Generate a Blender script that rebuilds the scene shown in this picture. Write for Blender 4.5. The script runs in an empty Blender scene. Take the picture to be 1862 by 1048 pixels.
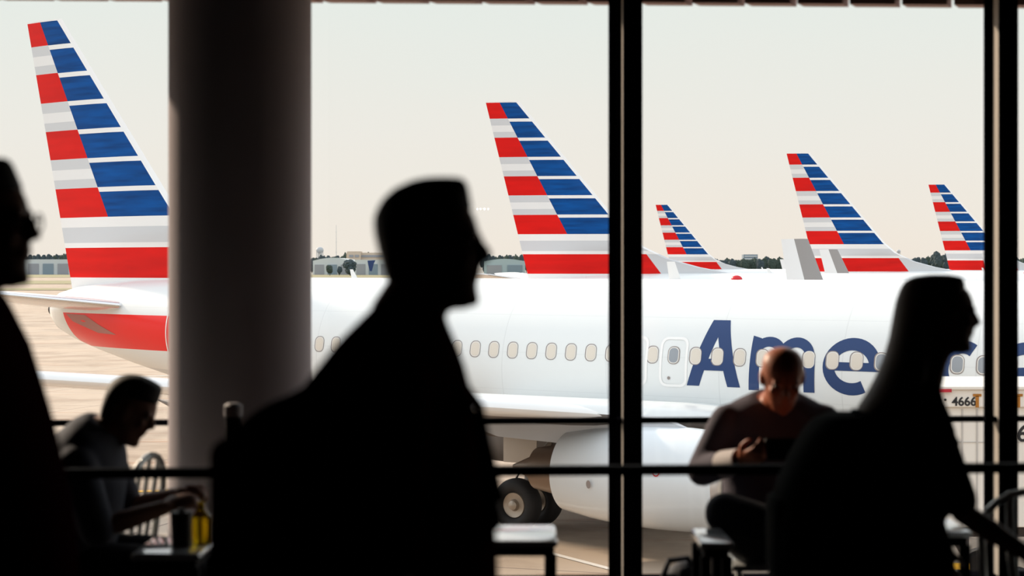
import bpy, bmesh, math, random
from mathutils import Vector, Matrix, noise
random.seed(7)
C = bpy.context.scene.collection
PI = math.pi
F = 3100.0                      # focal length in pixels of the 1862 px wide frame
HZ = 485.0                      # row of the horizon
CX = 931.0
EYE = 1.6                       # camera above the terminal floor
APR = EYE - 5.65                # apron level

# ------------------------------------------------------------------ camera
cd = bpy.data.cameras.new('camera')
cam = bpy.data.objects.new('camera', cd)
C.objects.link(cam)
cam.location = (0, 0, EYE)
cam.rotation_euler = (PI/2, 0, 0)
cd.sensor_width = 36.0
cd.lens = 36.0*F/1862.0
cd.shift_y = -(524.0-HZ)/1862.0
cd.clip_start = 0.05
cd.clip_end = 9000
cd.dof.use_dof = True
cd.dof.focus_distance = 48.0
cd.dof.aperture_fstop = 3.0
bpy.context.scene.camera = cam

# ------------------------------------------------------------------ sky, sun, exposure
sc = bpy.context.scene
sc.view_settings.view_transform = 'Standard'
sc.view_settings.look = 'None'
sc.view_settings.gamma = 1.0
sc.view_settings.exposure = 0.0
sc.view_settings.use_curve_mapping = False
w = bpy.data.worlds.new('sky')
sc.world = w
w.use_nodes = True
nt = w.node_tree
nt.nodes.clear()
tc = nt.nodes.new('ShaderNodeTexCoord')
sx = nt.nodes.new('ShaderNodeSeparateXYZ')
nt.links.new(tc.outputs['Generated'], sx.inputs[0])
nz = nt.nodes.new('ShaderNodeTexNoise')
mp = nt.nodes.new('ShaderNodeMapping')
mp.inputs['Scale'].default_value = (3, 3, 11)
nt.links.new(tc.outputs['Generated'], mp.inputs[0])
nt.links.new(mp.outputs[0], nz.inputs['Vector'])
nz.inputs['Scale'].default_value = 2.2
nz.inputs['Detail'].default_value = 4
ma = nt.nodes.new('ShaderNodeMath'); ma.operation = 'MULTIPLY_ADD'
nt.links.new(nz.outputs[0], ma.inputs[0])
ma.inputs[1].default_value = 0.03
nt.links.new(sx.outputs[2], ma.inputs[2])
cr = nt.nodes.new('ShaderNodeValToRGB')
nt.links.new(ma.outputs[0], cr.inputs[0])
e = cr.color_ramp.elements
e[0].position = 0.0; e[0].color = (0.93, 0.82, 0.72, 1)
e[1].position = 1.0; e[1].color = (1.25, 1.32, 1.42, 1)
for p, c in ((0.03, (0.93, 0.85, 0.76, 1)), (0.09, (0.90, 0.87, 0.81, 1)), (0.17, (0.84, 0.88, 0.84, 1)), (0.4, (1.35, 1.38, 1.40, 1))):
    k = e.new(p); k.color = c
bg = nt.nodes.new('ShaderNodeBackground')
bg.inputs[1].default_value = 1.0
nt.links.new(cr.outputs[0], bg.inputs[0])
wo = nt.nodes.new('ShaderNodeOutputWorld')
nt.links.new(bg.outputs[0], wo.inputs[0])

sl = bpy.data.lights.new('sun', 'SUN')
sun = bpy.data.objects.new('sun', sl)
C.objects.link(sun)
SUN_FROM = Vector((-0.69, 0.69, 0.44)).normalized()
sun.rotation_euler = SUN_FROM.to_track_quat('Z', 'Y').to_euler()
sl.energy = 5.0
sl.angle = math.radians(2.0)
sl.color = (1.0, 0.80, 0.60)

# ------------------------------------------------------------------ materials
MATS = {}
def mat(name, col, rough=0.5, metal=0.0, spec=0.5, coat=0.0, var=0.0, vscale=8.0, bump=0.0, emit=None, vcol=None, stretch=None):
    if name in MATS: return MATS[name]
    m = bpy.data.materials.new(name); m.use_nodes = True
    t = m.node_tree; b = t.nodes['Principled BSDF']
    b.inputs['Base Color'].default_value = (*col, 1)
    b.inputs['Roughness'].default_value = rough
    b.inputs['Metallic'].default_value = metal
    b.inputs['Specular IOR Level'].default_value = spec
    b.inputs['Coat Weight'].default_value = coat
    b.inputs['Coat Roughness'].default_value = 0.08
    if var > 0 or bump > 0:
        o = t.nodes.new('ShaderNodeTexCoord'); n = t.nodes.new('ShaderNodeTexNoise')
        n.inputs['Scale'].default_value = vscale; n.inputs['Detail'].default_value = 5
        if stretch:
            mpn = t.nodes.new('ShaderNodeMapping'); mpn.inputs['Scale'].default_value = stretch
            t.links.new(o.outputs['Object'], mpn.inputs[0]); t.links.new(mpn.outputs[0], n.inputs['Vector'])
        else: t.links.new(o.outputs['Object'], n.inputs['Vector'])
        if var > 0:
            mx = t.nodes.new('ShaderNodeMix'); mx.data_type = 'RGBA'
            c2 = vcol or tuple(max(0, c*(1-var)) for c in col)
            mx.inputs[6].default_value = (*col, 1); mx.inputs[7].default_value = (*c2, 1)
            t.links.new(n.outputs[0], mx.inputs[0]); t.links.new(mx.outputs[2], b.inputs['Base Color'])
        if bump > 0:
            bp = t.nodes.new('ShaderNodeBump'); bp.inputs['Strength'].default_value = bump
            bp.inputs['Distance'].default_value = 0.01
            t.links.new(n.outputs[0], bp.inputs['Height']); t.links.new(bp.outputs[0], b.inputs['Normal'])
    if emit:
        b.inputs['Emission Color'].default_value = (*emit[0], 1); b.inputs['Emission Strength'].default_value = emit[1]
    MATS[name] = m
    return m

WHITE = mat('aircraft_white', (0.86, 0.87, 0.88), 0.28, coat=0.5, var=0.05, vscale=0.8)
SILV = mat('aircraft_silver', (0.74, 0.77, 0.78), 0.30, coat=0.4, var=0.06, vscale=0.7)
GREYP = mat('aircraft_grey', (0.50, 0.53, 0.58), 0.35, coat=0.3, var=0.1, vscale=1.0)
PALEG = mat('livery_and_shade_grey', (0.60, 0.63, 0.67), 0.3, coat=0.4)  # livery grey bands, and the painted shade of the dorsal fillet
PALEW = mat('livery_near_white', (0.80, 0.82, 0.84), 0.3, coat=0.4)
RED = mat('livery_red', (0.86, 0.006, 0.004), 0.35, spec=0.2, var=0.45, vscale=1.4, stretch=(0.35, 1, 2.6))
BLUE = mat('livery_blue', (0.0, 0.115, 0.47), 0.30, spec=0.15, var=0.9, vscale=1.7, stretch=(0.35, 1, 3.5), vcol=(0.0, 0.008, 0.05))
NAVY = mat('title_navy', (0.018, 0.050, 0.16), 0.3, spec=0.35)
CHROME = mat('polished_metal', (0.75, 0.75, 0.76), 0.18, metal=1.0)
DKMET = mat('dark_metal', (0.05, 0.045, 0.045), 0.5, metal=0.5)
GEARM = mat('gear_paint', (0.52, 0.47, 0.42), 0.45)
RUBBER = mat('tyre_rubber', (0.012, 0.012, 0.014), 0.7)
SHADE = mat('window_shade_cream', (0.72, 0.66, 0.58), 0.5)
RIM = mat('window_rim', (0.28, 0.24, 0.23), 0.5)
RIMW = mat('window_seal_white', (0.78, 0.76, 0.73), 0.4)
WGLASS = mat('aircraft_window_glass', (0.30, 0.33, 0.37), 0.1)
UNDER_SHADE = mat('underside_shade_grey', (0.17, 0.15, 0.14), 0.5)  # grey paint darkened to carry the shade under wing and belly
WLG_SHADE = mat('winglet_shade_grey', (0.30, 0.29, 0.29), 0.5)  # shade of the winglet's inner face put into the colour
OUTL = mat('door_outline_white', (0.92, 0.92, 0.92), 0.4)

# fuselage skin: silver white with the red flag stripe on the tail cone and faint panel joints
def fuselage_mat():
    m = bpy.data.materials.new('fuselage_skin'); m.use_nodes = True
    t = m.node_tree; b = t.nodes['Principled BSDF']; L = t.links
    b.inputs['Roughness'].default_value = 0.3; b.inputs['Coat Weight'].default_value = 0.2; b.inputs['Coat Roughness'].default_value = 0.07; b.inputs['Specular IOR Level'].default_value = 0.35
    tc = t.nodes.new('ShaderNodeTexCoord'); s = t.nodes.new('ShaderNodeSeparateXYZ'); L.new(tc.outputs['Object'], s.inputs[0])
    def M(op, a, b_, c=None):
        n = t.nodes.new('ShaderNodeMath'); n.operation = op
        for i, v in enumerate((a, b_, c)):
            if v is None: continue
            if isinstance(v, (int, float)): n.inputs[i].default_value = v
            else: L.new(v, n.inputs[i])
        return n.outputs[0]
    X, Z = s.outputs[0], s.outputs[2]
    red = M('MULTIPLY', M('GREATER_THAN', Z, M('MULTIPLY_ADD', X, 0.0, 3.43)), M('LESS_THAN', Z, 4.36))
    red = M('MULTIPLY', red, M('LESS_THAN', M('MULTIPLY_ADD', Z, 0.8, X), -7.4))
    red = M('MULTIPLY', red, M('GREATER_THAN', M('MULTIPLY_ADD', Z, 0.52, X), -14.8))
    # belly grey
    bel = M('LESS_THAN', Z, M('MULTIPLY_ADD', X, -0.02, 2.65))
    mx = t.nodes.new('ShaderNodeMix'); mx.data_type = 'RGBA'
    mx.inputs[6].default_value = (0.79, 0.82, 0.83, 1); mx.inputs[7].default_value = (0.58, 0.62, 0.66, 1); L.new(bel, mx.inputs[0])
    jx = M('LESS_THAN', M('ABSOLUTE', M('SUBTRACT', M('FRACT', M('DIVIDE', X, 2.7), 0), 0.5), 0), 0.004)
    jz = M('LESS_THAN', M('ABSOLUTE', M('SUBTRACT', M('FRACT', M('DIVIDE', Z, 0.83), 0), 0.5), 0), 0.006)
    j = M('MULTIPLY', M('MAXIMUM', jx, jz), 0.16)
    m2 = t.nodes.new('ShaderNodeMix'); m2.data_type = 'RGBA'; L.new(j, m2.inputs[0])
    L.new(mx.outputs[2], m2.inputs[6]); m2.inputs[7].default_value = (0.3, 0.32, 0.34, 1)
    m3 = t.nodes.new('ShaderNodeMix'); m3.data_type = 'RGBA'; L.new(red, m3.inputs[0])
    L.new(m2.outputs[2], m3.inputs[6]); m3.inputs[7].default_value = (0.84, 0.008, 0.006, 1)
    L.new(m3.outputs[2], b.inputs['Base Color'])
    n = t.nodes.new('ShaderNodeTexNoise'); n.inputs['Scale'].default_value = 0.9; L.new(tc.outputs['Object'], n.inputs['Vector'])
    bp = t.nodes.new('ShaderNodeBump'); bp.inputs['Strength'].default_value = 0.12; bp.inputs['Distance'].default_value = 0.05
    L.new(n.outputs[0], bp.inputs['Height']); L.new(bp.outputs[0], b.inputs['Normal'])
    return m
FUS = fuselage_mat()

def apron_mat():
    m = bpy.data.materials.new('apron_concrete'); m.use_nodes = True
    t = m.node_tree; b = t.nodes['Principled BSDF']; L = t.links
    b.inputs['Roughness'].default_value = 0.75
    tc = t.nodes.new('ShaderNodeTexCoord')
    mp = t.nodes.new('ShaderNodeMapping'); mp.inputs['Rotation'].default_value = (0, 0, 0.3); L.new(tc.outputs['Object'], mp.inputs[0])
    br = t.nodes.new('ShaderNodeTexBrick'); L.new(mp.outputs[0], br.inputs['Vector'])
    br.offset = 0.0; br.inputs['Scale'].default_value = 1.0
    br.inputs['Brick Width'].default_value = 6.1; br.inputs['Row Height'].default_value = 6.1
    br.inputs['Mortar Size'].default_value = 0.035; br.inputs['Mortar Smooth'].default_value = 0.2
    br.inputs['Color1'].default_value = (0.46, 0.36, 0.275, 1); br.inputs['Color2'].default_value = (0.43, 0.345, 0.27, 1)
    br.inputs['Mortar'].default_value = (0.22, 0.17, 0.14, 1)
    n = t.nodes.new('ShaderNodeTexNoise'); n.inputs['Scale'].default_value = 0.22; n.inputs['Detail'].default_value = 8; n.inputs['Roughness'].default_value = 0.65
    L.new(tc.outputs['Object'], n.inputs['Vector'])
    r = t.nodes.new('ShaderNodeValToRGB'); L.new(n.outputs[0], r.inputs[0])
    r.color_ramp.elements[0].position = 0.36; r.color_ramp.elements[0].color = (0.62, 0.58, 0.55, 1)
    r.color_ramp.elements[1].position = 0.55; r.color_ramp.elements[1].color = (1, 1, 1, 1)
    mx = t.nodes.new('ShaderNodeMix'); mx.data_type = 'RGBA'; mx.blend_type = 'MULTIPLY'; mx.inputs[0].default_value = 0.8
    n2 = t.nodes.new('ShaderNodeTexNoise'); n2.inputs['Scale'].default_value = 1.0; n2.inputs['Detail'].default_value = 6; n2.inputs['Roughness'].default_value = 0.7
    mp2 = t.nodes.new('ShaderNodeMapping'); mp2.inputs['Scale'].default_value = (0.13, 0.75, 1); mp2.inputs['Rotation'].default_value = (0, 0, 0.25)
    L.new(tc.outputs['Object'], mp2.inputs[0]); L.new(mp2.outputs[0], n2.inputs['Vector'])
    r2 = t.nodes.new('ShaderNodeValToRGB'); L.new(n2.outputs[0], r2.inputs[0])
    r2.color_ramp.elements[0].position = 0.56; r2.color_ramp.elements[0].color = (0, 0, 0, 1)
    r2.color_ramp.elements[1].position = 0.66; r2.color_ramp.elements[1].color = (0.75, 0.75, 0.75, 1)
    mz = t.nodes.new('ShaderNodeMix'); mz.data_type = 'RGBA'; L.new(r2.outputs[0], mz.inputs[0]); L.new(br.outputs[0], mz.inputs[6]); mz.inputs[7].default_value = (0.36, 0.21, 0.13, 1)
    L.new(mz.outputs[2], mx.inputs[6]); L.new(r.outputs[0], mx.inputs[7]); L.new(mx.outputs[2], b.inputs['Base Color'])
    return m

# ------------------------------------------------------------------ helpers
def px(x, y, Y):
    return Vector(((x-CX)*Y/F, Y, EYE+(HZ-y)*Y/F))
def tag(o, label=None, cat=None, group=None, kind=None):
    if label: o['label'] = label
    if cat: o['category'] = cat
    if group: o['group'] = group
    if kind: o['kind'] = kind
    return o
def obj(name, bm, mats, parent=None, smooth=True, sharp=None):
    me = bpy.data.meshes.new(name)
    bmesh.ops.recalc_face_normals(bm, faces=bm.faces[:])
    bm.to_mesh(me); bm.free()
    if not isinstance(mats, (list, tuple)): mats = [mats]
    for m in mats: me.materials.append(m)
    if smooth:
        me.polygons.foreach_set('use_smooth', [True]*len(me.polygons))
        me.set_sharp_from_angle(angle=math.radians(sharp or 35))
    o = bpy.data.objects.new(name, me); C.objects.link(o)
    if parent: o.parent = parent
    return o
def empty(name, loc, rz=0, **k):
    o = bpy.data.objects.new(name, None); C.objects.link(o)
    o.location = loc; o.rotation_euler = (0, 0, rz); o.empty_display_size = 0.3
    return tag(o, **k)
def box(bm, c, s, M=None, mi=0, bev=0.0):
    x, y, z = c; a, b, d = s[0]/2, s[1]/2, s[2]/2
    r = bmesh.ops.create_cube(bm, size=1.0, matrix=Matrix.Diagonal((s[0], s[1], s[2], 1)))
    vs = r['verts']
    fs = set(f for v in vs for f in v.link_faces)
    if bev > 0:
        es = set(e_ for v in vs for e_ in v.link_edges)
        rr = bmesh.ops.bevel(bm, geom=list(es), offset=bev, segments=2, affect='EDGES', profile=0.5)
        fs = set(f for f in rr['faces']) | set(f for f in fs if f.is_valid)
        vs = list(set(v for f in fs for v in f.verts))
    T = Matrix.Translation((x, y, z))
    if M is not None: T = M @ T
    for v in vs: v.co = T @ v.co
    for f in fs:
        if f.is_valid: f.material_index = mi
    return vs
def rings(bm, rr, cap=True, mi=0, closed=True):
    """rr: list of rings of Vectors (same length)"""
    vv = [[bm.verts.new(p) for p in r] for r in rr]
    n = len(vv[0])
    for a, b in zip(vv, vv[1:]):
        for i in range(n if closed else n-1):
            j = (i+1) % n
            f = bm.faces.new((a[i], a[j], b[j], b[i])); f.material_index = mi
    if cap:
        for r in (vv[0], vv[-1]):
            f = bm.faces.new(r); f.material_index = mi
    return vv
def basis(d, up=Vector((0, 0, 1))):
    d = d.normalized()
    if abs(d.dot(up)) > 0.98: up = Vector((1, 0, 0)) if abs(d.x) < 0.9 else Vector((0, 1, 0))
    s = d.cross(up).normalized(); u = s.cross(d).normalized()
    return s, u
def tube(bm, pts, rad, n=14, M=None, mi=0, round_ends=True, flat=1.0, up=Vector((0, 0, 1))):
    """tube through pts; rad number or list; flat scales the 'up' radius"""
    pts = [Vector(p) for p in pts]
    if M is not None: pts = [M @ p for p in pts]
    if isinstance(rad, (int, float)): rad = [rad]*len(pts)
    R = []
    ds = []
    for i in range(len(pts)):
        a = pts[max(0, i-1)]; b = pts[min(len(pts)-1, i+1)]
        ds.append((b-a).normalized())
    def ring(p, d, r):
        s, u = basis(d, up)
        return [p + s*(r*math.cos(2*PI*k/n)) + u*(r*flat*math.sin(2*PI*k/n)) for k in range(n)]
    if round_ends:
        for q in (85, 60, 30): R.append(ring(pts[0]-ds[0]*rad[0]*math.sin(math.radians(q)), ds[0], rad[0]*math.cos(math.radians(q))))
    for p, d, r in zip(pts, ds, rad): R.append(ring(p, d, r))
    if round_ends:
        for q in (30, 60, 85): R.append(ring(pts[-1]+ds[-1]*rad[-1]*math.sin(math.radians(q)), ds[-1], rad[-1]*math.cos(math.radians(q))))
    rings(bm, R, mi=mi)
def ell(bm, c, r, M=None, mi=0, rot=None):
    T = Matrix.Translation(c)
    if rot is not None: T = T @ rot
    T = T @ Matrix.Diagonal((r[0], r[1], r[2], 1))
    if M is not None: T = M @ T
    g = bmesh.ops.create_uvsphere(bm, u_segments=18, v_segments=12, radius=1.0, matrix=T)
    for v in g['verts']:
        for f in v.link_faces: f.material_index = mi
def lathe(bm, prof, M, n=40, mi=0, cap=False):
    """prof (x, r) about local x axis"""
    R = []
    for x, r in prof:
        R.append([M @ Vector((x, r*math.cos(2*PI*k/n), r*math.sin(2*PI*k/n))) for k in range(n)])
    return rings(bm, R, cap=cap, mi=mi)
def lerp_tab(tab, x):
    if x <= tab[0][0]: return tab[0][1:]
    for a, b in zip(tab, tab[1:]):
        if x <= b[0]:
            t = (x-a[0])/(b[0]-a[0]) if b[0] > a[0] else 0
            return tuple(p+(q-p)*t for p, q in zip(a[1:], b[1:]))
    return tab[-1][1:]
def arc(cx, cz, r, a0, a1, n=10):
    return [(cx+r*math.cos(math.radians(a0+(a1-a0)*i/n)), cz+r*math.sin(math.radians(a0+(a1-a0)*i/n))) for i in range(n+1)]
def copy_tree(o, parent=None, skip=()):
    c = o.copy(); C.objects.link(c)
    if parent: c.parent = parent
    for ch in o.children:
        if ch.name.split('.')[0] in skip: continue
        copy_tree(ch, c, skip)
    return c

# ------------------------------------------------------------------ the room
TW = 0.05                        # the window wall recedes slightly to the right
WY = 8.2
def wall(x): return WY + TW*x
def seg_box(bm, x0, x1, yoff, dep, z0, z1, base=wall, mi=0):
    """a bar that follows the window wall between x0 and x1"""
    vs = []
    for (x, yy) in ((x0, yoff), (x1, yoff), (x1, yoff+dep), (x0, yoff+dep)):
        for z in (z0, z1): vs.append(bm.verts.new((x, base(x)+yy, z)))
    q = [(0, 1, 3, 2), (2, 3, 5, 4), (4, 5, 7, 6), (6, 7, 1, 0), (0, 2, 4, 6), (1, 7, 5, 3)]
    for f in q:
        g = bm.faces.new([vs[i] for i in f]); g.material_index = mi
XL, XR, YB, ZC = -9.0, 9.0, -7.0, 3.12
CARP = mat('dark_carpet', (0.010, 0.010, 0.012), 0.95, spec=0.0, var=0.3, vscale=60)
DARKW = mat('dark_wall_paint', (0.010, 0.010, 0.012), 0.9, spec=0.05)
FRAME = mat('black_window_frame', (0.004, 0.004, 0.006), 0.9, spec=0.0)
FRAMEL = mat('pale_aluminium_reveal', (0.36, 0.33, 0.29), 0.7, spec=0.1)
def struct(name, bm, m, smooth=False, kind='structure'):
    o = obj(name, bm, m, smooth=smooth); o['kind'] = kind; return o
b = bmesh.new(); seg_box(b, XL, XR, 0.2, -0.01, -0.3, 0.0, base=lambda x: YB)
b.free()
def slab(name, pts, z0, z1, m):
    b = bmesh.new()
    rings(b, [[Vector((x, y, z0)) for x, y in pts], [Vector((x, y, z1)) for x, y in pts]])
    return struct(name, b, m)
foot = [(XL, YB), (XR, YB), (XR, wall(XR)+0.15), (XL, wall(XL)+0.15)]
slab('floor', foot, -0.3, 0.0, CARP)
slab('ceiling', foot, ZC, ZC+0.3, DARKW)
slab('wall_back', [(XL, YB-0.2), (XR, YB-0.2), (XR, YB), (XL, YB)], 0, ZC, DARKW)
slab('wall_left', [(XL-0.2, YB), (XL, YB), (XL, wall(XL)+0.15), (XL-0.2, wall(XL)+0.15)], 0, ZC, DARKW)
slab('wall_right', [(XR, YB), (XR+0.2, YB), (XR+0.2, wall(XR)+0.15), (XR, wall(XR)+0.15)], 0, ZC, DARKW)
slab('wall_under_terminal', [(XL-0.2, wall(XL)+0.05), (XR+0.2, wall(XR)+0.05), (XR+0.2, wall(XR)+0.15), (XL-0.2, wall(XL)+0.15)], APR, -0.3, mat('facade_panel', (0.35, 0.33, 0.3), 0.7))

# the window wall: mullions, transom, sill, head; panes
mull_px = 1137.5; step = 1.826
mx0 = 0.5434
MX = [mx0 + step*i for i in range(-5, 5)]
GL = bpy.data.materials.new('window_glass'); GL.use_nodes = True
t = GL.node_tree; t.nodes.clear()
o_ = t.nodes.new('ShaderNodeOutputMaterial'); mxs = t.nodes.new('ShaderNodeMixShader'); tr = t.nodes.new('ShaderNodeBsdfTransparent')
tr.inputs[0].default_value = (0.99, 0.995, 0.99, 1)
gg = t.nodes.new('ShaderNodeBsdfGlossy'); gg.inputs['Roughness'].default_value = 0.02
mxs.inputs[0].default_value = 0.02
t.links.new(tr.outputs[0], mxs.inputs[1]); t.links.new(gg.outputs[0], mxs.inputs[2]); t.links.new(mxs.outputs[0], o_.inputs[0])
win = empty('window_1', (0, WY, 0)); win['kind'] = 'structure'
def wchild(name, b, m, smooth=False):
    o = obj(name, b, m, win, smooth=smooth); o.location = (0, -WY, 0); return o
for x in MX:
    b = bmesh.new()
    seg_box(b, x-0.081, x-0.042, -0.07, 0.03, 0.0, ZC)
    seg_box(b, x-0.012, x+0.081, -0.07, 0.012, 0.0, ZC)
    seg_box(b, x-0.012, x+0.075, -0.058, 0.16, 0.0, ZC, mi=1)
    seg_box(b, x-0.045, x-0.012, 0.05, 0.02, 0.0, ZC)
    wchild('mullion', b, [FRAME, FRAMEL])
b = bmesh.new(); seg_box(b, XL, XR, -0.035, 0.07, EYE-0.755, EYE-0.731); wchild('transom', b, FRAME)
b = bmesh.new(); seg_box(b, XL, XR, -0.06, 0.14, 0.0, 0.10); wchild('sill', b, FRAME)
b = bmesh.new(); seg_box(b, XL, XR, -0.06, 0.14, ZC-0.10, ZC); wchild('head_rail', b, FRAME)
xs = [XL]+MX+[XR]
for a, c in zip(xs, xs[1:]):
    if c-a < 0.2: continue
    for z0, z1 in ((0.10, EYE-0.755), (EYE-0.731, ZC-0.10)):
        b = bmesh.new(); seg_box(b, a+0.08, c-0.08, 0.0, 0.012, z0, z1); wchild('glass_pane', b, GL)
# slatted soffit just outside the head of the windows
SLAT = mat('soffit_slat', (0.34, 0.20, 0.18), 0.6)
b = bmesh.new()
for i in range(70):
    x = -9+i*0.26
    vs = []
    for (xx, yy) in ((x, 0.10), (x+0.225, 0.10), (x+0.225+0.05, 0.20), (x+0.05, 0.20)):
        for z in (2.892, 2.94): vs.append(b.verts.new((xx, wall(xx)+yy, z)))
    for f in ((0, 1, 3, 2), (2, 3, 5, 4), (4, 5, 7, 6), (6, 7, 1, 0), (0, 2, 4, 6), (1, 7, 5, 3)): b.faces.new([vs[k] for k in f])
seg_box(b, -9.2, 9.2, 0.10, 0.10, 2.945, 3.12)
struct('trim_1', b, SLAT)

# round column
COLM = mat('column_paint', (0.64, 0.58, 0.61), 0.8, spec=0.0, var=0.1, vscale=3)
CYc = 7.5
cxx = (437-CX)*CYc/F
b = bmesh.new()
R = []
for z in (0, 0.02, ZC-0.02, ZC):
    R.append([Vector((cxx+0.311*math.cos(2*PI*k/64), CYc+0.311*math.sin(2*PI*k/64), z)) for k in range(64)])
rings(b, R)
struct('column', b, COLM, smooth=True)

# ------------------------------------------------------------------ hand rail between corridor and seats
RAILM = mat('black_rail_steel', (0.006, 0.005, 0.007), 0.8, spec=0.05)
def rail_y(x): return 5.2+TW*x
rl = empty('handrail', (0, rail_y(0), 0), label='long black steel handrail crossing the hall in front of the seated men', cat='railing')
b = bmesh.new(); seg_box(b, -1.60, 2.6, -0.02, 0.04, 0.962, 0.991, base=rail_y)
o = obj('top_bar', b, RAILM, rl, smooth=False); o.location = (0, -rail_y(0), 0)
for X in ((404-CX)*5.2/F, -0.30, 1.14, 2.5):
    b = bmesh.new(); yy = rail_y(X)
    tube(b, [(X, yy, 0.0), (X, yy, 0.975)], 0.018, n=16, round_ends=False)
    tube(b, [(X, yy, 0.0), (X, yy, 0.02)], 0.06, n=20, round_ends=False)
    o = obj('post', b, RAILM, rl); o.location = (0, -rail_y(0), 0)

# belt post with round cap in front of the column
st = empty('belt_stanchion', (px(424, 0, 6.25).x, 6.25, 0), label='slim dark barrier post with a round cap in front of the column', cat='barrier post')
b = bmesh.new(); tube(b, [(0, 0, 0.0), (0, 0, 0.03)], 0.13, n=30, round_ends=False); obj('base', b, RAILM, st)
b = bmesh.new(); tube(b, [(0, 0, 0.03), (0, 0, 1.05)], 0.030, n=20, round_ends=False); obj('pole', b, RAILM, st)
b = bmesh.new(); tube(b, [(0, 0, 1.05), (0, 0, 1.09), (0, 0, 1.10)], [0.034, 0.034, 0.02], n=20, round_ends=False); obj('cap', b, mat('cap_steel', (0.30, 0.28, 0.30), 0.6), st)

# ------------------------------------------------------------------ AIRLINER (737 type), local x forward, origin on the ground at station 20
S0 = 20.0
def X_(s): return S0 - s
FT = [  # station, top, bottom, half width
 (0.0, 2.95, 2.85, 0.03), (0.25, 3.35, 2.45, 0.45), (0.8, 3.75, 2.10, 0.83), (1.6, 4.15, 1.80, 1.15), (2.6, 4.85, 1.58, 1.45), (3.6, 5.18, 1.45, 1.66),
 (5.0, 5.34, 1.37, 1.82), (6.5, 5.37, 1.36, 1.88), (24.0, 5.37, 1.36, 1.88), (25.5, 5.37, 1.44, 1.88), (27.0, 5.37, 1.62, 1.86), (29.0, 5.37, 1.92, 1.77),
 (31.0, 5.36, 2.27, 1.60), (33.0, 5.34, 2.64, 1.34), (34.5, 5.30, 2.95, 1.10), (36.0, 5.20, 3.30, 0.80), (37.0, 5.08, 3.58, 0.58), (37.7, 4.92, 3.85, 0.38), (38.0, 4.75, 4.10, 0.22)]
def fus(s): return lerp_tab(FT, s)
def fus_y(s, h):
    t_, b_, w_ = fus(s); c = (t_+b_)/2; r = (t_-b_)/2
    q = max(0.0, 1-((h-c)/r)**2); return w_*math.sqrt(q)

def decal(bm, quads2d, off, side=-1, mi=0):
    """2-D polygons (x local, h) laid on the fuselage side; long ones are cut so that they bend"""
    b2 = bmesh.new()
    for q in quads2d:
        b2.faces.new([b2.verts.new((p[0], 0, p[1])) for p in q])
    zs = [v.co.z for v in b2.verts]; z0, z1 = min(zs), max(zs)
    n = max(2, int((z1-z0)/0.07))
    for i in range(1, n):
        g = b2.verts[:]+b2.edges[:]+b2.faces[:]
        bmesh.ops.bisect_plane(b2, geom=g, plane_co=(0, 0, z0+(z1-z0)*i/n), plane_no=(0, 0, 1))
    mp_ = {}
    for v in b2.verts:
        s = S0-v.co.x; h = v.co.z
        mp_[v] = bm.verts.new((v.co.x, side*(fus_y(s, h)+off), h))
    for f in b2.faces:
        g = bm.faces.new([mp_[v] for v in f.verts]); g.material_index = mi
    b2.free()
def rrect(cx, cz, w_, h_, r, n=5):
    p = []
    for (sx_, sz_, a) in ((1, 1, 0), (-1, 1, 90), (-1, -1, 180), (1, -1, 270)):
        for k in range(n+1):
            q = math.radians(a+90*k/n)
            p.append((cx+sx_*(w_/2-r)+r*math.cos(q), cz+sz_*(h_/2-r)+r*math.sin(q)))
    return p
def ring_quads(o, i):
    n = len(o); return [[o[k], o[(k+1) % n], i[(k+1) % n], i[k]] for k in range(n)]
def ribbon(pts, w_):
    """thick 2-D polyline as quads; w_ number or list"""
    n = len(pts)
    if isinstance(w_, (int, float)): w_ = [w_]*n
    L, R_ = [], []
    for i, p in enumerate(pts):
        a = Vector(pts[max(0, i-1)]); c = Vector(pts[min(n-1, i+1)])
        d = (c-a).normalized(); nn = Vector((-d.y, d.x))*w_[i]/2
        L.append((p[0]+nn.x, p[1]+nn.y)); R_.append((p[0]-nn.x, p[1]-nn.y))
    return [[L[i], L[i+1], R_[i+1], R_[i]] for i in range(n-1)]
def earc(cx, cz, rx, rz, a0, a1, n=16):
    return [(cx+rx*math.cos(math.radians(a0+(a1-a0)*i/n)), cz+rz*math.sin(math.radians(a0+(a1-a0)*i/n))) for i in range(n+1)]

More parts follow.
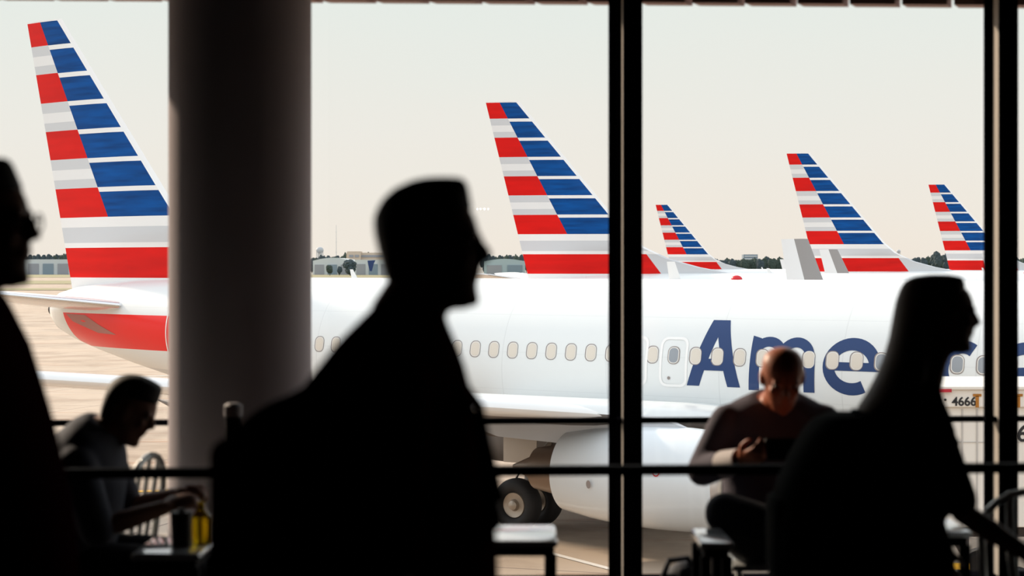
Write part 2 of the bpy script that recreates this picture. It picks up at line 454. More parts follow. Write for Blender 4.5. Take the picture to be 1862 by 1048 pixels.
def letters():
    class Strokes(list):
        def append(self, q): list.append(self, [q])
        def extend(self, qs): list.append(self, list(qs))
    Q = Strokes(); ALL = []
    def A(x0, x1, z0, z1):
        m_ = (x0+x1)/2+0.03; w_ = 0.29; tw = 0.21
        Q.append([(x0, z0), (x0+w_, z0), (m_+0.03, z1-0.30), (m_+tw-0.03, z1), (m_-tw+0.03, z1)])
        Q.append([(x1, z0), (m_+tw, z1), (m_-0.02, z1), (m_-0.0, z1-0.30), (x1-w_, z0)])
        Q.append([(x0+0.28, z0+0.33), (x1-0.28, z0+0.33), (x1-0.36, z0+0.57), (x0+0.36, z0+0.57)])
    def m(x0, x1, z0, z1):
        s = 0.235; Q.append([(x0, z0), (x0+s, z0), (x0+s, z1-0.05), (x0+0.04, z1)])
        pitch = (x1-x0-s)/2
        for k in range(2):
            l = x0+k*pitch+s*0.5; r = x0+(k+1)*pitch+s*0.5
            ar = earc((l+r)/2, z1-0.40, (r-l)/2, 0.40-0.115, 165, 0)
            Q.extend(ribbon(ar+[(r, z0)], [0.20]*len(ar)+[s]))
            Q.append([(r-s/2, z0), (r+s/2, z0), (r+s/2, z1-0.40), (r-s/2, z1-0.40)])
    def e_(x0, x1, z0, z1):
        c = ((x0+x1)/2, (z0+z1)/2); rx = (x1-x0)/2-0.12; rz = (z1-z0)/2-0.12
        Q.extend(ribbon(earc(c[0], c[1], rx, rz, -6, 300, 34), 0.245))
        Q.append([(x0+0.15, c[1]-0.085), (x1-0.01, c[1]-0.085), (x1-0.01, c[1]+0.085), (x0+0.15, c[1]+0.085)])
    def r_(x0, x1, z0, z1):
        s = 0.235; Q.append([(x0, z0), (x0+s, z0), (x0+s, z1-0.02), (x0, z1-0.02)])
        Q.extend(ribbon(earc(x1+0.02, z1-0.42, (x1-x0)-s*0.5+0.02, 0.31, 172, 92, 10), 0.235))
    def i_(x0, x1, z0, z1):
        Q.append([(x0, z0), (x1, z0), (x1, z1), (x0, z1)]); Q.append([(x0, z1+0.12), (x1, z1+0.12), (x1, z1+0.33), (x0, z1+0.33)])
    def c_(x0, x1, z0, z1):
        c = ((x0+x1)/2+0.03, (z0+z1)/2); Q.extend(ribbon(earc(c[0], c[1], (x1-x0)/2-0.10, (z1-z0)/2-0.12, 58, 302, 30), 0.245))
    def a_(x0, x1, z0, z1):
        Q.extend(ribbon(earc((x0+x1)/2-0.02, z0+0.32, (x1-x0)/2-0.12, 0.21, 0, 360, 24), 0.22))
        Q.append([(x1-0.235, z0), (x1, z0), (x1, z1-0.36), (x1-0.235, z1-0.36)])
        Q.extend(ribbon(earc((x0+x1)/2+0.02, z1-0.38, (x1-x0)/2-0.135, 0.265, 0, 130, 12), 0.23))
    def n_(x0, x1, z0, z1):
        s = 0.235; Q.append([(x0, z0), (x0+s, z0), (x0+s, z1-0.03), (x0, z1-0.03)])
        l = x0+s*0.5; r = x1-s*0.5
        Q.extend(ribbon(earc((l+r)/2, z1-0.40, (r-l)/2, 0.285, 165, 0), 0.2))
        Q.append([(r-s/2, z0), (r+s/2, z0), (r+s/2, z1-0.40), (r-s/2, z1-0.40)])
    o = -2.1; zb, zx, zt = 3.12, 4.23, 4.53
    for fn, x0, x1, z0, z1 in ((A, 5.40, 6.63, zb+0.04, zt), (m, 6.82, 8.27, zb, zx), (e_, 8.44, 9.66, zb-0.02, zx), (r_, 9.82, 10.33, zb, zx),
                               (i_, 10.42, 10.65, zb, zx), (c_, 10.76, 11.72, zb, zx), (a_, 11.95, 13.0, zb, zx), (n_, 13.2, 14.2, zb, zx)):
        del Q[:]; fn(x0+o, x1+o, z0, z1); ALL.append(list(Q))
    return ALL

def airfoil(c, th, n=12):
    """closed section points (x back from LE, z) of chord c and thickness ratio th"""
    def y(x): return 5*th*c*(0.2969*math.sqrt(x)-0.1260*x-0.3516*x*x+0.2843*x**3-0.1036*x**4)
    up = [(c*(0.5*(1-math.cos(PI*i/n))), y(0.5*(1-math.cos(PI*i/n)))) for i in range(n+1)]
    lo = [(p[0], -p[1]*0.8) for p in reversed(up[1:-1])]
    return up+lo

plane = empty('airliner', (1.93, 39.10, APR), math.radians(-33.3),
   label='nearest white jet, its navy lettered side filling the view behind the glass', cat='airplane')

def build_plane(P):
    # fuselage
    b = bmesh.new(); R = []
    st_ = sorted(set([f[0] for f in FT]+[i*1.0 for i in range(7, 37)]+[0.1, 0.5, 1.2, 2.1, 3.1, 4.2]))
    n = 56
    for s in st_:
        t_, lo, w_ = fus(s); c = (t_+lo)/2; r = (t_-lo)/2
        R.append([Vector((X_(s), w_*math.cos(2*PI*k/n), c+r*math.sin(2*PI*k/n))) for k in range(n)])
    rings(b, R)
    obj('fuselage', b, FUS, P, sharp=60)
    # wing-body fairing
    b = bmesh.new(); R = []
    for s, hw, zt, zb in ((12.4, 0.5, 1.7, 1.5), (12.9, 1.5, 2.3, 1.28), (13.8, 1.93, 2.85, 1.17), (15.5, 2.03, 3.02, 1.13), (18.5, 2.06, 3.05, 1.12), (20.3, 2.05, 2.95, 1.14), (21.6, 2.0, 2.72, 1.15), (23.2, 1.85, 2.35, 1.22), (24.6, 1.3, 2.0, 1.36), (25.2, 0.6, 1.7, 1.5)):
        c = (zt+zb)/2; r = (zt-zb)/2
        ring = []
        for k in range(40):
            a = 2*PI*k/40; ca, sa = math.cos(a), math.sin(a)
            ring.append(Vector((X_(s), hw*math.copysign(abs(ca)**0.45, ca), c+r*math.copysign(abs(sa)**0.7, sa))))
        R.append(ring)
    rings(b, R)
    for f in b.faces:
        if f.calc_center_median().z < 2.5: f.material_index = 1  # lower faces take the grey with shade painted in
    obj('belly_fairing', b, [SILV, UNDER_SHADE], P, sharp=50)
    # cabin windows, starboard side
    for i in range(-14, 37):
        if i in (8, 10): continue
        x = i*0.508-2.1; h = 3.78
        b = bmesh.new()
        for off, w_, hh, mi in ((0.006, 0.285, 0.375, 0), (0.010, 0.252, 0.342, 1), (0.014, 0.212, 0.302, 2)):
            decal(b, [rrect(x+(0.008 if mi else 0), h, w_, hh, w_*0.42)], off, mi=mi)
        obj('cabin_window', b, [RIM, RIMW, SHADE if i < 19 else WGLASS], P)
    for x in (5.08-2.1, 4.13-2.1):
        b = bmesh.new()
        decal(b, ring_quads(rrect(x, 3.64, 0.66, 1.05, 0.17), rrect(x, 3.64, 0.55, 0.94, 0.13)), 0.008)
        q = obj('overwing_exit', b, OUTL, P)
        b = bmesh.new()
        for off, w_, hh, mi in ((0.006, 0.285, 0.375, 0), (0.010, 0.252, 0.342, 1), (0.014, 0.212, 0.302, 2)):
            decal(b, [rrect(x, 3.78, w_, hh, w_*0.42)], off, mi=mi)
        obj('exit_window', b, [RIM, RIMW, WGLASS], q)
    b = bmesh.new(); xx = X_(31.72)
    decal(b, ring_quads(rrect(xx, 3.75, 0.98, 1.95, 0.2), rrect(xx, 3.75, 0.90, 1.87, 0.17)), 0.008)
    q = obj('service_door', b, OUTL, P)
    b = bmesh.new(); decal(b, [rrect(3.5-2.1+3.15-0.1-0.12-0.9-0.55, 3.30, 0.07, 0.07, 0.034)], 0.01); obj('static_port', b, RIM, P)
    for L_ in letters():
        b = bmesh.new()
        for k, qs in enumerate(L_): decal(b, qs, 0.003+0.0015*k)
        obj('title_letter', b, NAVY, P)
    # vertical stabilizer with flag livery
    LE = [(39.2-1.46, 12.75), (33.65, 7.76), (33.1, 7.1), (32.4, 6.5), (31.3, 5.98), (30.0, 5.62), (28.2, 5.28), (26.9, 5.1)]
    def le(h):
        t_ = sorted([(hh, s) for s, hh in LE]); return lerp_tab(t_, h)[0]
    def te(h): return 37.34+(39.2-37.34)*(h-5.15)/(12.75-5.15)
    def dg(h): return 35.67+(38.59-35.67)*(h-7.04)/(12.71-7.04)
    hs = set([12.75, 5.0, 5.15, 5.34, 6.18, 6.32, 6.76, 7.04, 5.28, 5.45, 5.62, 5.8, 5.98, 6.5, 7.1])
    blue = [(12.71-0.8275*k, 12.02-0.8275*k+0.0) for k in range(7)]
    blue = [(t0, t0-0.695) for t0, _ in blue]
    blue[-1] = (blue[-1][0], 7.04)
    red = [(12.71, 12.02), (11.2, 10.36), (9.53, 8.71), (7.87, 7.04)]
    grey = [(12.02, 11.2), (10.36, 9.53), (8.71, 7.87)]
    for a_, b_ in blue+red+grey: hs |= {a_, b_}
    for a_, b_ in grey: hs |= {a_-(a_-b_)*0.36, a_-(a_-b_)*0.70}
    for k in range(13): hs.add(12.5-k*0.4)
    hs = sorted(hs, reverse=True)
    hs = [h for i, h in enumerate(hs) if i == 0 or hs[i-1]-h > 0.004]
    def cols(h):
        l, r = le(h), te(h)
        c1 = min(max(dg(h), l+0.4), r) if h > 7.0 else l+0.55*(r-l)
        w1 = l+0.16
        rd = 32.2 - (6.06-h)*0.75 if h < 6.5 else l+0.3
        a0 = max(l+0.17, min(rd, c1-0.3)) if h < 6.5 else l+(c1-l)*0.30
        if h >= 6.5: a0 = l+0.16+(c1-l-0.16)*0.30
        # rudder hinge
        hg = r-0.30*(r-l) if h > 6.5 else r-0.27*(r-33.0)
        if hg < c1+0.05: hg = c1+0.5*(r-c1)
        return [l, w1, a0, c1, hg, r]
    def thick(h, s):
        l, r = le(h), te(h)
        l = max(l, 32.3) if h < 6.4 else l
        c = r-l; u = min(1, max(0, (s-l)/c))
        base = 0.10*c*5*(0.2969*math.sqrt(u)-0.126*u-0.3516*u*u+0.2843*u**3-0.1015*u**4)*0.95
        return max(base, 0.006 if h > 6.4 else 0.05)
    # main face grid with material per cell
    b = bmesh.new()
    def matof(hm, j):
        if hm < 6.1 and j == 0: return 3  # shade on the dorsal fillet painted as pale grey
        if hm > 12.71 or j == 0: return 0
        if hm < 7.04:
            if 6.32 < hm < 6.76: return 3
            if 5.34 < hm < 6.18: return 1 if j >= 2 else 3
            return 0
        if j in (1, 2):
            return 2 if any(b_ < hm < a_ for a_, b_ in blue) else 0
        if any(b_ < hm < a_ for a_, b_ in red): return 1
        for a_, b_ in grey:
            if b_ < hm < a_:
                u = (a_-hm)/(a_-b_); return 4 if 0.36 < u < 0.70 else 3
        return 0
    grid = {}
    for side in (-1, 1):
        for i, h in enumerate(hs):
            cc = cols(h)
            for j, s in enumerate(cc):
                y_ = thick(h, s) if 0 < j < 5 else 0.0
                if j in (0, 5): key = (0, i, j)
                else: key = (side, i, j)
                if key not in grid: grid[key] = b.verts.new((X_(s), side*y_, h))
    G = lambda side, i, j: grid[(0 if j in (0, 5) else side, i, j)]
    for side in (-1, 1):
        for i in range(len(hs)-1):
            hm = (hs[i]+hs[i+1])/2
            for j in range(5):
                f = b.faces.new((G(side, i, j), G(side, i, j+1), G(side, i+1, j+1), G(side, i+1, j)))
                f.material_index = matof(hm, j)
    for i in (0, len(hs)-1):
        b.faces.new([G(-1, i, j) for j in range(6)]+[G(1, i, j) for j in (4, 3, 2, 1)])
    fin = obj('vertical_stabilizer', b, [WHITE, RED, BLUE, PALEG, PALEW], P, sharp=30)
    b = bmesh.new(); decal(b, [[(X_(36.9), 4.33), (X_(36.55), 4.12), (X_(35.3), 3.83), (X_(34.4), 3.80), (X_(35.2), 4.05), (X_(35.9), 4.31)]], 0.006); obj('trim_slot', b, mat('slot_pink', (0.42, 0.17, 0.15), 0.5), P)
    # horizontal stabilizers and wings
    def surf(name, secs, m, sgn):
        bb = bmesh.new(); R = []
        for (L, s_le, c, th, h, tw_) in secs:
            R.append([Vector((X_(s_le+x), sgn*L, h+z)) for x, z in airfoil(c, th)])
        rings(bb, R)
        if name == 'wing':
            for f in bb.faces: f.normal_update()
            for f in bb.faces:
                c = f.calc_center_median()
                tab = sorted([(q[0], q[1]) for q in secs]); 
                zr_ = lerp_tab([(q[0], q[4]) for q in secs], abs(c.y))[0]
                f.material_index = 1 if c.z < zr_ else 0  # underside faces get the shade-darkened grey
        return obj(name, bb, m, P, sharp=40)
    for sgn in (-1, 1):
        hst = surf('horizontal_stabilizer', [(0.5, 33.9, 4.1, 0.10, 4.55, 0), (1.1, 34.3, 3.75, 0.10, 4.60, 0), (7.0, 38.3, 1.3, 0.09, 5.33, 0), (7.2, 38.6, 0.9, 0.07, 5.35, 0)], WHITE, sgn)
        bb = bmesh.new()
        tube(bb, [(X_(34.3)+0.02, sgn*1.1, 4.60), (X_(38.3)+0.02, sgn*7.0, 5.33)], [0.075, 0.04], n=14, round_ends=False)
        obj('leading_edge', bb, CHROME, hst)
        hl = 2.23
        W = [(1.2, 13.6, 8.1, 0.115, hl+0.12, 0), (1.9, 14.6, 6.9, 0.115, hl+0.18, 0), (5.4, 16.5, 5.2, 0.115, hl+0.107*5.4, 0), (10.0, 18.6, 3.75, 0.11, hl+1.07, 0), (17.0, 21.6, 1.6, 0.10, hl+1.82, 0), (17.25, 21.65, 1.5, 0.09, hl+1.86, 0)]
        wing = surf('wing', W, [SILV, UNDER_SHADE], sgn)
        # slat, bright leading edge outboard of the engine
        bb = bmesh.new(); R = []
        for L, s_le, c, h in ((5.2, 16.55, 0.12, hl+0.107*5.2-0.02), (5.9, 16.75, 0.75, hl+0.107*5.9), (7.0, 17.25, 0.9, hl+0.107*7.0), (17.0, 21.57, 0.55, hl+1.82)):
            pts = airfoil(c*2.2, 0.20)
            sel = [p for p in pts if p[0] <= c]
            R.append([Vector((X_(s_le-0.06+x), sgn*L, h+z*1.0)) for x, z in sel])
        rings(bb, R); sl_ = obj('slat', bb, WHITE, wing, sharp=50)
        # flap track fairings
        for L in (3.6, 7.5, 10.6):
            s_te = 21.6+ (L-5.4)*0.19 if L > 5.4 else 21.5
            bb = bmesh.new(); hh = hl+0.107*L-0.30
            tube(bb, [(X_(s_te-2.1), sgn*L, hh), (X_(s_te-1.2), sgn*L, hh-0.12), (X_(s_te-0.2), sgn*L, hh-0.10), (X_(s_te+0.7), sgn*L, hh+0.08)], [0.05, 0.17, 0.15, 0.02], n=14)
            obj('flap_track_fairing', bb, UNDER_SHADE, wing)
        # blended winglet
        bb = bmesh.new(); R = []
        for k, (L, h, sl2, c) in enumerate(((17.2, hl+1.86, 21.6, 1.55), (17.45, hl+1.95, 21.6, 1.5), (17.62, hl+2.15, 21.64, 1.46), (17.72, hl+2.5, 21.75, 1.38), (18.02, hl+4.32, 22.6, 0.95))):
            nx = [0.0, 0.45, 0.8, 0.97, 0.98][k]; nzz = math.sqrt(1-nx*nx)
            R.append([Vector((X_(sl2+x), sgn*(L+z*-nx), h+z*nzz)) for x, z in airfoil(c, 0.085)])
        rings(bb, R)
        for f in bb.faces:
            c = f.calc_center_median()
            if len(f.verts) == 4 and c.z > hl+2.3:
                xs_ = sorted(v.co.x for v in f.verts); mid_ = X_(21.75+0.85*(c.z-hl-2.5)/1.82+0.62)
                if c.x > mid_ and c.z < hl+4.2: f.material_index = 1  # forward half gets the painted shade grey
        obj('winglet', bb, [PALEW, WLG_SHADE], wing, sharp=50)
        # engine
        eng = bpy.data.objects.new('engine', None); C.objects.link(eng); eng.parent = P
        eng.location = (X_(16.2), sgn*4.83, 1.60); eng.empty_display_size = 0.3
        I = Matrix.Identity(4)
        bb = bmesh.new()
        lathe(bb, [(1.98, 0.905), (1.6, 0.955), (1.1, 0.985), (0.5, 0.99), (-0.2, 0.97), (-0.9, 0.90), (-1.55, 0.79), (-1.56, 0.76), (-0.9, 0.84)], I, n=56)
        obj('fan_cowl', bb, mat('nacelle_paint', (0.72, 0.78, 0.83), 0.22, coat=0.5, var=0.08, vscale=1.2), eng, sharp=50)
        bb = bmesh.new()
        lathe(bb, [(1.98, 0.905), (2.10, 0.885), (2.18, 0.855), (2.20, 0.83), (2.17, 0.80), (2.08, 0.78), (1.9, 0.765), (1.1, 0.78)], I, n=56)
        obj('inlet_lip', bb, mat('lip_metal', (0.62, 0.60, 0.60), 0.3, metal=0.9), eng, sharp=50)
        bb = bmesh.new()
        for k in range(24):
            M = Matrix.Rotation(2*PI*k/24, 4, 'X')
            vs = [bb.verts.new(M @ Vector(p)) for p in ((1.15, -0.04, 0.2), (1.05, 0.06, 0.2), (1.0, 0.12, 0.77), (1.2, -0.10, 0.77))]
            bb.faces.new(vs)
        lathe(bb, [(1.55, 0.0), (1.4, 0.12), (1.1, 0.23), (0.9, 0.24)], I, n=24)
        obj('fan', bb, DKMET, eng)
        bb = bmesh.new()
        lathe(bb, [(-0.8, 0.62), (-1.5, 0.55), (-2.3, 0.42), (-2.31, 0.38), (-2.0, 0.36)], I, n=36)
        NZ = mat('nozzle_metal', (0.28, 0.22, 0.18), 0.35, metal=0.9)
        obj('core_nozzle', bb, NZ, eng, sharp=50)
        bb = bmesh.new(); lathe(bb, [(-1.9, 0.30), (-2.4, 0.26), (-2.9, 0.04)], I, n=30, cap=True); obj('exhaust_plug', bb, NZ, eng)
        bb = bmesh.new(); lathe(bb, [(0.9, 0.77), (0.9, 0.01)], I, n=30); obj('stator_disc', bb, DKMET, eng)
        bb = bmesh.new(); R = []
        for xx, zt, zb, hw in ((1.2, 0.93, 0.90, 0.04), (0.6, 1.12, 0.85, 0.14), (-0.4, 1.22, 0.80, 0.18), (-1.6, 1.10, 0.55, 0.19), (-3.2, 1.02, 0.60, 0.14), (-4.2, 0.95, 0.85, 0.04)):
            R.append([Vector((xx, y_, z_)) for y_, z_ in ((-hw, zb), (hw, zb), (hw*0.8, zt), (-hw*0.8, zt))])
        rings(bb, R); obj('pylon', bb, GREYP, eng, sharp=60)
        bb = bmesh.new()
        M = Matrix.Rotation(math.radians(90), 4, 'Z')
        if sgn < 0:
            for r0, r1 in ((0.075, 0.055),):
                nn = 20
                o1 = [(0.9+r0*math.cos(2*PI*k/nn), 0.22+r0*math.sin(2*PI*k/nn)) for k in range(nn)]
                def nac(p): 
                    r = 0.995; zz = p[1]; return Vector((p[0], -math.sqrt(max(0, r*r-zz*zz)), zz))
                if r1 > 0:
                    i1 = [(0.9+r1*math.cos(2*PI*k/nn), 0.22+r1*math.sin(2*PI*k/nn)) for k in range(nn)]
                    for k in range(nn):
                        bb.faces.new([bb.verts.new(nac(p)) for p in (o1[k], o1[(k+1) % nn], i1[(k+1) % nn], i1[k])])
                else: bb.faces.new([bb.verts.new(nac(p)) for p in o1])
            obj('round_warning_mark', bb, RED, eng)
            bb = bmesh.new()
            bb.faces.new([bb.verts.new(nac((-0.55+0.05*math.cos(2*PI*k/16), -0.1+0.08*math.sin(2*PI*k/16)))) for k in range(16)])
            obj('drain_port', bb, RIM, eng)
        else: bb.free()
        # main gear
        mg = bpy.data.objects.new('main_gear', None); C.objects.link(mg); mg.parent = P
        mg.location = (X_(20.05), sgn*2.80, 0)
        bb = bmesh.new()
        tube(bb, [(0, 0, 0.56), (0.02, 0, 1.3), (0.05, sgn*0.1, 2.5)], [0.09, 0.10, 0.13], n=16)
        tube(bb, [(0, -0.46, 0.565), (0, 0.46, 0.565)], 0.06, n=14)
        tube(bb, [(0, 0, 1.3), (0.1, -sgn*1.3, 2.1)], 0.055, n=12)
        tube(bb, [(-0.1, 0, 0.65), (-0.35, 0, 1.0), (-0.1, 0, 1.35)], 0.04, n=8)
        obj('strut', bb, GEARM, mg)
        bb = bmesh.new(); box(bb, (0.0, sgn*0.32, 1.75), (0.85, 0.03, 0.62), bev=0.01); obj('gear_door', bb, GEARM, mg)
        for yy in (-0.43, 0.43):
            M = Matrix.Translation((0, yy, 0.565)) @ Matrix.Rotation(PI/2, 4, 'Z')
            bb = bmesh.new()
            lathe(bb, [(-0.12, 0.27), (-0.185, 0.31), (-0.20, 0.38), (-0.195, 0.46), (-0.15, 0.53), (-0.07, 0.56), (0, 0.565), (0.07, 0.56), (0.15, 0.53), (0.195, 0.46), (0.20, 0.38), (0.185, 0.31), (0.12, 0.27)], M, n=40)
            wh = obj('wheel', bb, RUBBER, mg, sharp=50)
            bb = bmesh.new()
            for q in (-1, 1):
                lathe(bb, [(q*0.125, 0.275), (q*0.15, 0.262), (q*0.135, 0.235), (q*0.125, 0.13), (q*0.155, 0.11), (q*0.20, 0.10), (q*0.225, 0.05), (q*0.23, 0.002)], M, n=32)
            obj('hub', bb, mat('hub_metal', (0.42, 0.36, 0.30), 0.4, metal=0.5), wh)
    # nose gear
    ng = bpy.data.objects.new('nose_gear', None); C.objects.link(ng); ng.parent = P; ng.location = (X_(4.5), 0, 0)
    bb = bmesh.new(); tube(bb, [(0, 0, 0.34), (0, 0, 1.6)], 0.06, n=12); tube(bb, [(0, -0.2, 0.34), (0, 0.2, 0.34)], 0.04, n=10); obj('strut', bb, GEARM, ng)
    for yy in (-0.2, 0.2):
        M = Matrix.Translation((0, yy, 0.345)) @ Matrix.Rotation(PI/2, 4, 'Z')
        bb = bmesh.new(); lathe(bb, [(-0.06, 0.1), (-0.09, 0.2), (-0.08, 0.3), (0, 0.345), (0.08, 0.3), (0.09, 0.2), (0.06, 0.1), (0, 0.01)], M, n=28); obj('wheel', bb, RUBBER, ng)
    # blade antennas, beacon, tail pipe, jackscrew plate
    for s, h_, w_ in ((17.96, 0.42, 0.30), (27.05, 0.24, 0.2)):
        bb = bmesh.new(); zt = fus(s)[0]-0.03
        R = [[Vector((X_(s)+x, y_, z_)) for x, y_ in ((a_, 0), (m_, 0.018), (c_, 0), (m_, -0.018))] for a_, m_, c_, z_ in ((w_/2, 0, -w_/2, zt), (w_/2-0.16, -0.14, -w_/2-0.06, zt+h_))]
        rings(bb, R); obj('blade_antenna', bb, WHITE, P)
    bb = bmesh.new(); ell(bb, (X_(16.45), 0, 5.37), (0.13, 0.09, 0.09)); obj('red_beacon', bb, mat('beacon_red', (0.6, 0.01, 0.02), 0.2), P)
    bb = bmesh.new(); lathe(bb, [(X_(37.85), 0.22), (X_(38.12), 0.17), (X_(38.13), 0.14), (X_(37.9), 0.13)], Matrix.Translation((0, 0, 4.42)), n=20); obj('exhaust_pipe', bb, DKMET, P)
    bb = bmesh.new()
    for s in (28.2,):
        pass
    bb.free()
build_plane(plane)

# four more of the same type parked behind
skip = ('cabin_window', 'overwing_exit', 'service_door', 'static_port')
def park(tip_x, v, phi, label):
    """place a copy so that its fin tip trailing edge falls at image column tip_x, v px per metre"""
    Y = F/v; ph = math.radians(phi)
    X = (tip_x-CX)*Y/F
    lx = X_(39.2)          # local x of the fin tip
    loc = Vector((X-lx*math.cos(ph), Y+lx*math.sin(ph), APR))
    c = copy_tree(plane, None, skip); c.location = loc; c.rotation_euler = (0, 0, -ph); c['label'] = label
    return c
P2 = park(883, 42.2, 5.6, 'jet whose striped fin rises behind the tall centre window post')
for wg in P2.children:                       # the near wing of this jet carries no winglet
    if wg.name.startswith('wing'):
        for ch in wg.children:
            if ch.name.startswith('winglet') and ch.data.vertices[0].co.y < 0: bpy.data.objects.remove(ch)
park(1430, 29.1, 4.0, 'jet with striped fin standing right of the middle of the right hand pane')
park(1688, 21.1, 6.0, 'jet with striped fin half cut off by the right hand window post')
park(1192, 15.9, 4.0, 'farthest jet, smallest striped fin just right of the centre window post')

# ------------------------------------------------------------------ apron and the far side of the airfield
b = bmesh.new()
vs = [b.verts.new(p) for p in ((-2600, wall(-9), APR), (2600, wall(9), APR), (2600, 5200, APR), (-2600, 5200, APR))]
b.faces.new(vs); struct('apron', b, apron_mat())
GRASS = mat('dry_grass', (0.20, 0.21, 0.09), 0.9, var=0.4, vscale=0.05, vcol=(0.34, 0.28, 0.17))
TAN = mat('pale_taxiway', (0.50, 0.42, 0.33), 0.9, var=0.2, vscale=0.02)
def yline(y): return F*5.65/(y-HZ)
def strip(name, y0, y1, m, z, label, cat):
    b = bmesh.new(); a, c = yline(y0), yline(y1)
    pts = [(-2000, c), (2000, c), (2000, a), (-2000, a)]
    b.faces.new([b.verts.new((x, y, APR+z)) for x, y in pts])
    o = obj(name, b, m, smooth=False); tag(o, label, cat, kind='stuff'); return o
strip('grass_strip', 500.0, 505.0, GRASS, 0.10, 'farthest band of dry grass at the foot of the hangars', 'grass')
strip('grass_strip', 511.0, 517.0, GRASS, 0.10, 'middle band of dry grass between two taxiways', 'grass')
strip('grass_strip', 525.0, 528.5, GRASS, 0.10, 'nearest thin band of dry grass beside the apron', 'grass')
b = bmesh.new(); b.faces.new([b.verts.new(p) for p in ((-2000, yline(499.9), APR+0.12), (2000, yline(499.9), APR+0.12), (2000, 3500, APR+0.12), (-2000, 3500, APR+0.12))])
struct('far_ground', b, mat('far_ground', (0.42, 0.40, 0.36), 0.95, var=0.3, vscale=0.01))
# painted lines on the apron
YEL = mat('yellow_paint', (0.75, 0.42, 0.03), 0.6)
WHT = mat('white_road_paint', (0.75, 0.72, 0.68), 0.6)
def pline(name, p0, p1, w_, m, label):
    b = bmesh.new(); a = Vector(p0); c = Vector(p1); d = (c-a).normalized(); n_ = Vector((-d.y, d.x))*w_/2
    b.faces.new([b.verts.new((q.x, q.y, APR+0.012)) for q in (a-n_, c-n_, c+n_, a+n_)])
    tag(obj(name, b, m, smooth=False), label, 'ground marking')
pline('painted_line', (-22, 41.0), (-4, 43.5), 0.35, YEL, 'yellow lead line on the apron beyond the seated man on the left')
pline('painted_line', (-30, 80), (-12, 92), 0.35, WHT, 'thin pale line on the apron under the tail of the nearest jet')
pline('painted_line', (6, 31.6), (13, 31.9), 0.22, YEL, 'yellow line on the apron below the service truck')
pline('painted_line', (-1.5, 37.2), (2.2, 31.2), 0.16, WHT, 'white diagonal line on the apron beside the engine of the nearest jet')

# hangars and terminal buildings, far away
HW = mat('hangar_pale', (0.58, 0.63, 0.66), 0.7, var=0.15, vscale=0.05)
HD = mat('hangar_opening', (0.20, 0.27, 0.33), 0.7)
BE = mat('beige_concrete', (0.56, 0.47, 0.38), 0.8)
GL2 = mat('grey_glass_band', (0.28, 0.30, 0.34), 0.4)
def hangar(x0, x1, Y, h, n, label, roof=0.0, m=HW):
    X0 = (x0-CX)*Y/F; X1 = (x1-CX)*Y/F
    r = empty('hangar', ((X0+X1)/2, Y, APR+0.12), label=label, cat='hangar')
    L = X1-X0; b = bmesh.new(); R = []
    for i in range(13):
        u = i/12; R.append(None)
    pro = [(-L/2, 0), (-L/2, h)]+[(-L/2+L*i/12, h+roof*math.sin(PI*i/12)) for i in range(1, 12)]+[(L/2, h), (L/2, 0)]
    rings(b, [[Vector((x, 0, z)) for x, z in pro], [Vector((x, 60, z)) for x, z in pro]])
    obj('wall', b, m, r, smooth=False)
    for k in range(n):
        b = bmesh.new(); w_ = L/n*0.72
        box(b, (-L/2+L*(k+0.5)/n, -0.2, h*0.36), (w_, 0.6, h*0.72)); obj('hangar_door', b, HD if k % 2 else GL2, r, smooth=False)
def YB_(y): return F*5.53/(y-HZ)
hangar(-60, 128, 1180, 10.5, 7, 'long pale hangar seen between the left walker and the nearest tail')
hangar(569, 640, 1150, 9.5, 3, 'low pale hangar directly right of the column, below the trees', 2.0)
hangar(645, 735, 1120, 10.0, 4, 'pale hangar with dark doors next to the walking man in front of the beige building')
hangar(880, 955, 1100, 9.0, 2, 'blue grey hangar between the walking man and the second fin', 1.5, mat('hangar_bluegrey', (0.36, 0.46, 0.50), 0.6))
# beige terminal
Y = 1380
r = empty('terminal_building', ((668-CX)*Y/F, Y, APR+0.12), label='beige flat roofed building with long window bands on the skyline left of the walking man', cat='building')
b = bmesh.new(); box(b, (0, 8, 8.4), (34, 16, 16.8)); box(b, (-10.5, 3, 8.9), (11, 16, 17.8)); obj('wall', b, BE, r, smooth=False)
for z in (6, 10, 14):
    b = bmesh.new(); box(b, (5, -0.2, z), (22, 0.5, 1.7)); obj('window_band', b, GL2, r, smooth=False)
b = bmesh.new()
for z in (6, 10, 14): box(b, (-12.5, -5.2, z), (3.4, 0.5, 1.9)); box(b, (-8, -5.2, z), (3.4, 0.5, 1.9))
obj('window_band', b, GL2, r, smooth=False)
Y = 1500
r = empty('office_block', ((1365-CX)*Y/F, Y, APR+0.12), label='small blue grey block above the trees between the far jets', cat='building')
b = bmesh.new(); box(b, (0, 6, 8.1), (12.5, 12, 16.2)); obj('wall', b, mat('block_bluegrey', (0.20, 0.25, 0.30), 0.8), r, smooth=False)
for z in (12.3, 14.6):
    b = bmesh.new(); box(b, (0, -0.2, z), (11, 0.5, 0.9)); obj('window_band', b, HW, r, smooth=False)
